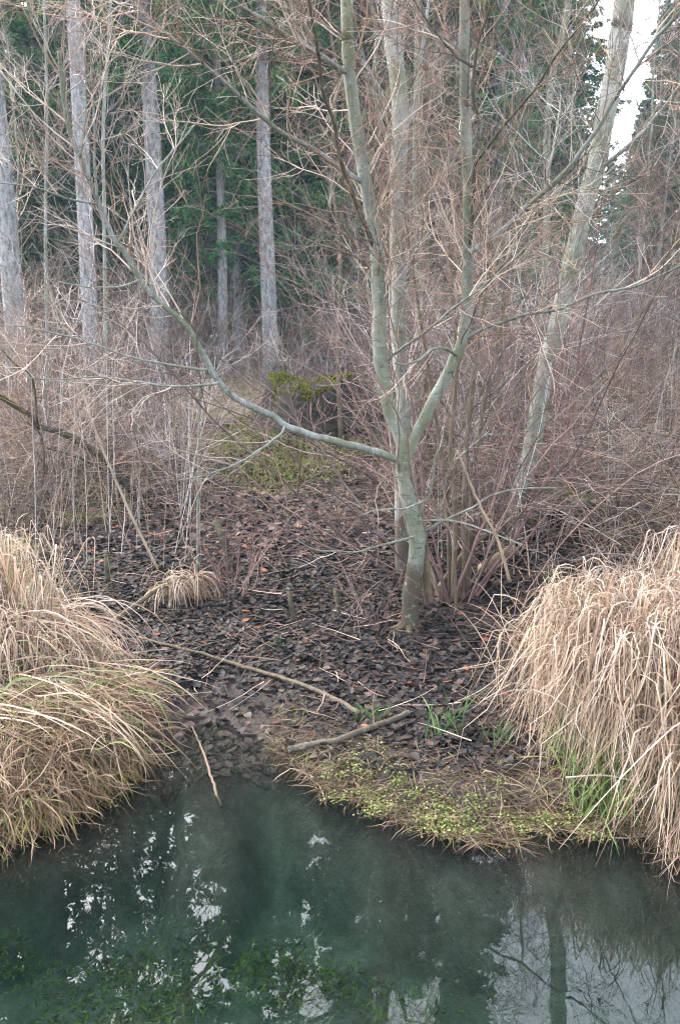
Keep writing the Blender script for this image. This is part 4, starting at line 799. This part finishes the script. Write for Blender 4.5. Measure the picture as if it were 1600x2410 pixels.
tag(mb.build('dead_stalks', M_twig), 'thin upright dead stalks standing in the undergrowth', 'stalks', kind='stuff')
# tangled low brush on both sides
mb = MB()
for k in range(800):
    y = rng.uniform(5.6, 12); u = rng.uniform(-.5, -.2) if rng.uniform() < .27 else rng.uniform(.16, .52); x = u * y
    if y < HOL[1] + .15 and abs(x - HOL[0] * y / HOL[1]) < .32: continue
    if (y < 6.6 and -.3 < u < .24) or (y < 7.3 and u < 0): continue
    n = 7; S = np.stack([x + rng.normal(0, .25, n), y + rng.normal(0, .25, n), np.zeros(n)], -1); S[:, 2] = terr(S[:, 0], S[:, 1]) + rng.uniform(0, .9, n) * rng.uniform(0, 1, n); D = np.stack([rng.normal(0, .9, n), rng.normal(0, .9, n), rng.uniform(.0, .8, n)], -1); P = grow(S, D, rng.uniform(.5, 1.5, n), 9, .14, -.07); Rr = taper(n, 10, rng.uniform(.003, .0055, n), .0016); c = palette(PINK + TAN, n, .2); mb.tubes(P, Rr, 4, c); S, D, t, rad, pi = sprout(P, Rr, 5, .1, 1, (25, 65), .03); mb.tubes(grow(S, D, rng.uniform(.1, .45, len(S)), 4, .13, 0), taper(len(S), 5, np.full(len(S), .0017), .0011), 3, c[pi])
for k in range(90):
    y = rng.uniform(5.4, 9.5); u = rng.uniform(-.48, -.26) if rng.uniform() < .2 and y > 7.2 else rng.uniform(.17, .52); x = u * y; a = rng.uniform(0, 6.28)
    if y < HOL[1] + .3 and abs(x - HOL[0] * y / HOL[1]) < .3: continue
    P = grow(np.array([[x, y, terr(x, y)]]), np.array([[.5 * math.cos(a), .5 * math.sin(a), 1.0]]), np.array([rng.uniform(1.2, 2.6)]), 14, .06, -.11); mb.tubes(P, taper(1, 15, [rng.uniform(.004, .0065)], .002), 5, palette([(.62, .50, .44), (.50, .36, .29), (.42, .26, .20)], 1))
tag(mb.build('bramble_tangle', M_twig), 'low tangle of dead bramble and twigs under the thicket', 'brambles', kind='stuff')
mb = MB(); n = 1500; x = rng.uniform(-2.6, 3.2, n); y = rng.uniform(3.5, 8.5, n); k = y > edge(x) + .35; x, y = x[k], y[k]; n = len(x); S = np.stack([x, y, terr(x, y) + .03], -1); D = np.stack([rng.normal(0, 1, n), rng.normal(0, 1, n), rng.normal(.02, .06, n)], -1); P = grow(S, D, rng.uniform(.08, .45, n), 5, .09, 0); P[..., 2] = np.maximum(P[..., 2], terr(P[..., 0], P[..., 1]) + .025); mb.tubes(P, taper(n, 6, rng.uniform(.0015, .0035, n), .001), 4, palette(REDB + PINK[3:], n, .2))
tag(mb.build('twig_litter', M_twig), 'small fallen twigs scattered over the leaf litter', 'twigs', kind='stuff')
# moss patches on the rise
mb = MB()
for (px, py, sr, n) in ((560, 1040, .28, 1500), (520, 1065, .2, 700), (650, 1020, .25, 700), (690, 1090, .3, 900), (630, 975, .3, 1200), (665, 1000, .3, 1200), (715, 985, .3, 900), (600, 1005, .3, 900), (640, 1140, .3, 800), (700, 1050, .2, 500), (850, 1070, .2, 500), (590, 1020, .16, 500), (760, 1090, .3, 600), (625, 1110, .25, 600), (40, 1300, .12, 300), (185, 1225, .1, 200)):
    p = hit(px, py); S = p + rng.normal(0, sr, (n, 3)) * [1, .8, 0]; S[:, 2] = terr(S[:, 0], S[:, 1]); D = rng.normal(0, .5, (n, 3)) + [0, 0, 1]; P = grow(S, D, rng.uniform(.03, .10, n), 3, .2, 0); mb.blades(P, np.tile([[.0045, .006, .004, .0015]], (n, 1)), norm(np.cross(D, rng.normal(0, 1, (n, 3)))), palette([(.20, .25, .05), (.30, .33, .08), (.13, .17, .04), (.30, .23, .13), (.20, .14, .08)], n, .25))
tag(mb.build('moss', M_moss), 'yellow green moss and grass tufts on the leaf covered rise', 'moss', kind='stuff')
# floating cress
def discs(mb, C, r, cols, tilt=.3):
    n = len(C); nr = norm(rng.normal(0, tilt, (n, 3)) + [0, 0, 1]); u = norm(np.cross(nr, rng.normal(0, 1, (n, 3)))); v = np.cross(nr, u); a = np.linspace(0, 6.283, 8, endpoint=False); rad = r[:, None] * (1 + .12 * np.cos(2 * a)[None]); V = C[:, None, :] + (u[:, None, :] * np.cos(a)[None, :, None] + v[:, None, :] * np.sin(a)[None, :, None]) * rad[..., None]; ii = np.arange(n * 8).reshape(n, 8)
    mb.add(V, np.concatenate([ii[:, [0, 1, 2, 3]], ii[:, [0, 3, 4, 7]], ii[:, [4, 5, 6, 7]]]), None, np.repeat(cols, 8, axis=0))
mb = MB(); C = []
for (px, py, sr, n) in [(a_, b_q, c_q, int(d_ * 1.7)) for a_, b_q, c_q, d_ in ((800, 1845, .06, 90), (850, 1870, .07, 150), (910, 1880, .07, 170), (960, 1890, .08, 200), (1010, 1910, .07, 190), (1060, 1930, .07, 190), (1100, 1950, .06, 190), (1110, 1972, .03, 70), (1150, 1900, .08, 120), (1240, 1935, .07, 120), (1320, 1945, .07, 170), (1370, 1940, .05, 110), (830, 1790, .06, 60), (900, 1820, .08, 60), (60, 1890, .06, 40), (150, 1895, .07, 70))]:
    p = hit(px, py); sub = rng.normal(0, sr, (7, 3)); c_ = p + (sub[rng.integers(7, size=n)] + rng.normal(0, sr * .28, (n, 3))) * [1.3, .8, 0]; c_[:, 2] = np.maximum(terr(c_[:, 0], c_[:, 1]), 0) + rng.uniform(.005, .04, n); C.append(c_)
C = np.concatenate(C); discs(mb, C, rng.uniform(.0025, .0065, len(C)), palette([(.26, .29, .08), (.18, .25, .05), (.36, .35, .13), (.13, .18, .04), (.25, .17, .07)], len(C), .2, [.3, .25, .2, .15, .1]))
tag(mb.build('watercress', M_green), 'yellow green cress floating along the edge of the spit', 'watercress', kind='stuff')
# weed on the stream bed
mb = MB()
for _ in range(64):
    px, py = [(60, 2290), (180, 2370), (230, 2330), (330, 2290), (420, 2280), (470, 2350), (560, 2290), (640, 2260), (680, 2300), (700, 2340), (760, 2320), (840, 2330), (380, 2390), (290, 2400), (20, 2260), (950, 2385)][int(rng.integers(16))]; px += rng.normal(0, 34); py += rng.normal(0, 17)
    p = hit_bed(px, py); n = 90; S = p + rng.normal(0, .05, (n, 3)) * [1.4, .9, 0]; S[:, 2] = terr(S[:, 0], S[:, 1]); D = np.stack([rng.normal(.4, .8, n), rng.normal(0, .8, n), rng.uniform(.0, .5, n)], -1); P = grow(S, D, rng.uniform(.012, .045, n), 4, .3, -.08); P[..., 2] = np.minimum(P[..., 2], -.03); mb.blades(P, np.tile([[.002, .0035, .0035, .002, .001]], (n, 1)), norm(np.cross(D, rng.normal(0, 1, (n, 3)))), palette([(.34, .36, .05), (.22, .20, .10), (.40, .44, .08), (.26, .22, .14)], n, .3))
tag(mb.build('waterweed', M_weed), 'green waterweed growing on the stream bed in the shallow foreground', 'waterweed', kind='stuff')
# sticks hanging in the dark water under the left bank

# ------------------------------------------------------------------ thin winter air
mb = MB(); a, b_, c0, d0, e0, f0 = -170, 170, -70, 330, -4, 34
mb.add([(a, c0, e0), (b_, c0, e0), (b_, d0, e0), (a, d0, e0), (a, c0, f0), (b_, c0, f0), (b_, d0, f0), (a, d0, f0)], [(3, 2, 1, 0), (4, 5, 6, 7), (0, 1, 5, 4), (1, 2, 6, 5), (2, 3, 7, 6), (3, 0, 4, 7)])
m = bpy.data.materials.new('thin_haze'); m.use_nodes = True; nt = m.node_tree; nt.nodes.remove(nt.nodes['Principled BSDF'])
pv = N(nt, 'ShaderNodeVolumePrincipled'); pv.inputs['Color'].default_value = (0.62, 0.82, 0.92, 1); pv.inputs['Density'].default_value = 0.0013
nt.links.new(pv.outputs[0], nt.nodes['Material Output'].inputs['Volume'])
tag(mb.build('haze', m, smooth=False), 'thin bluish winter air between the far spruces', 'haze', kind='stuff')
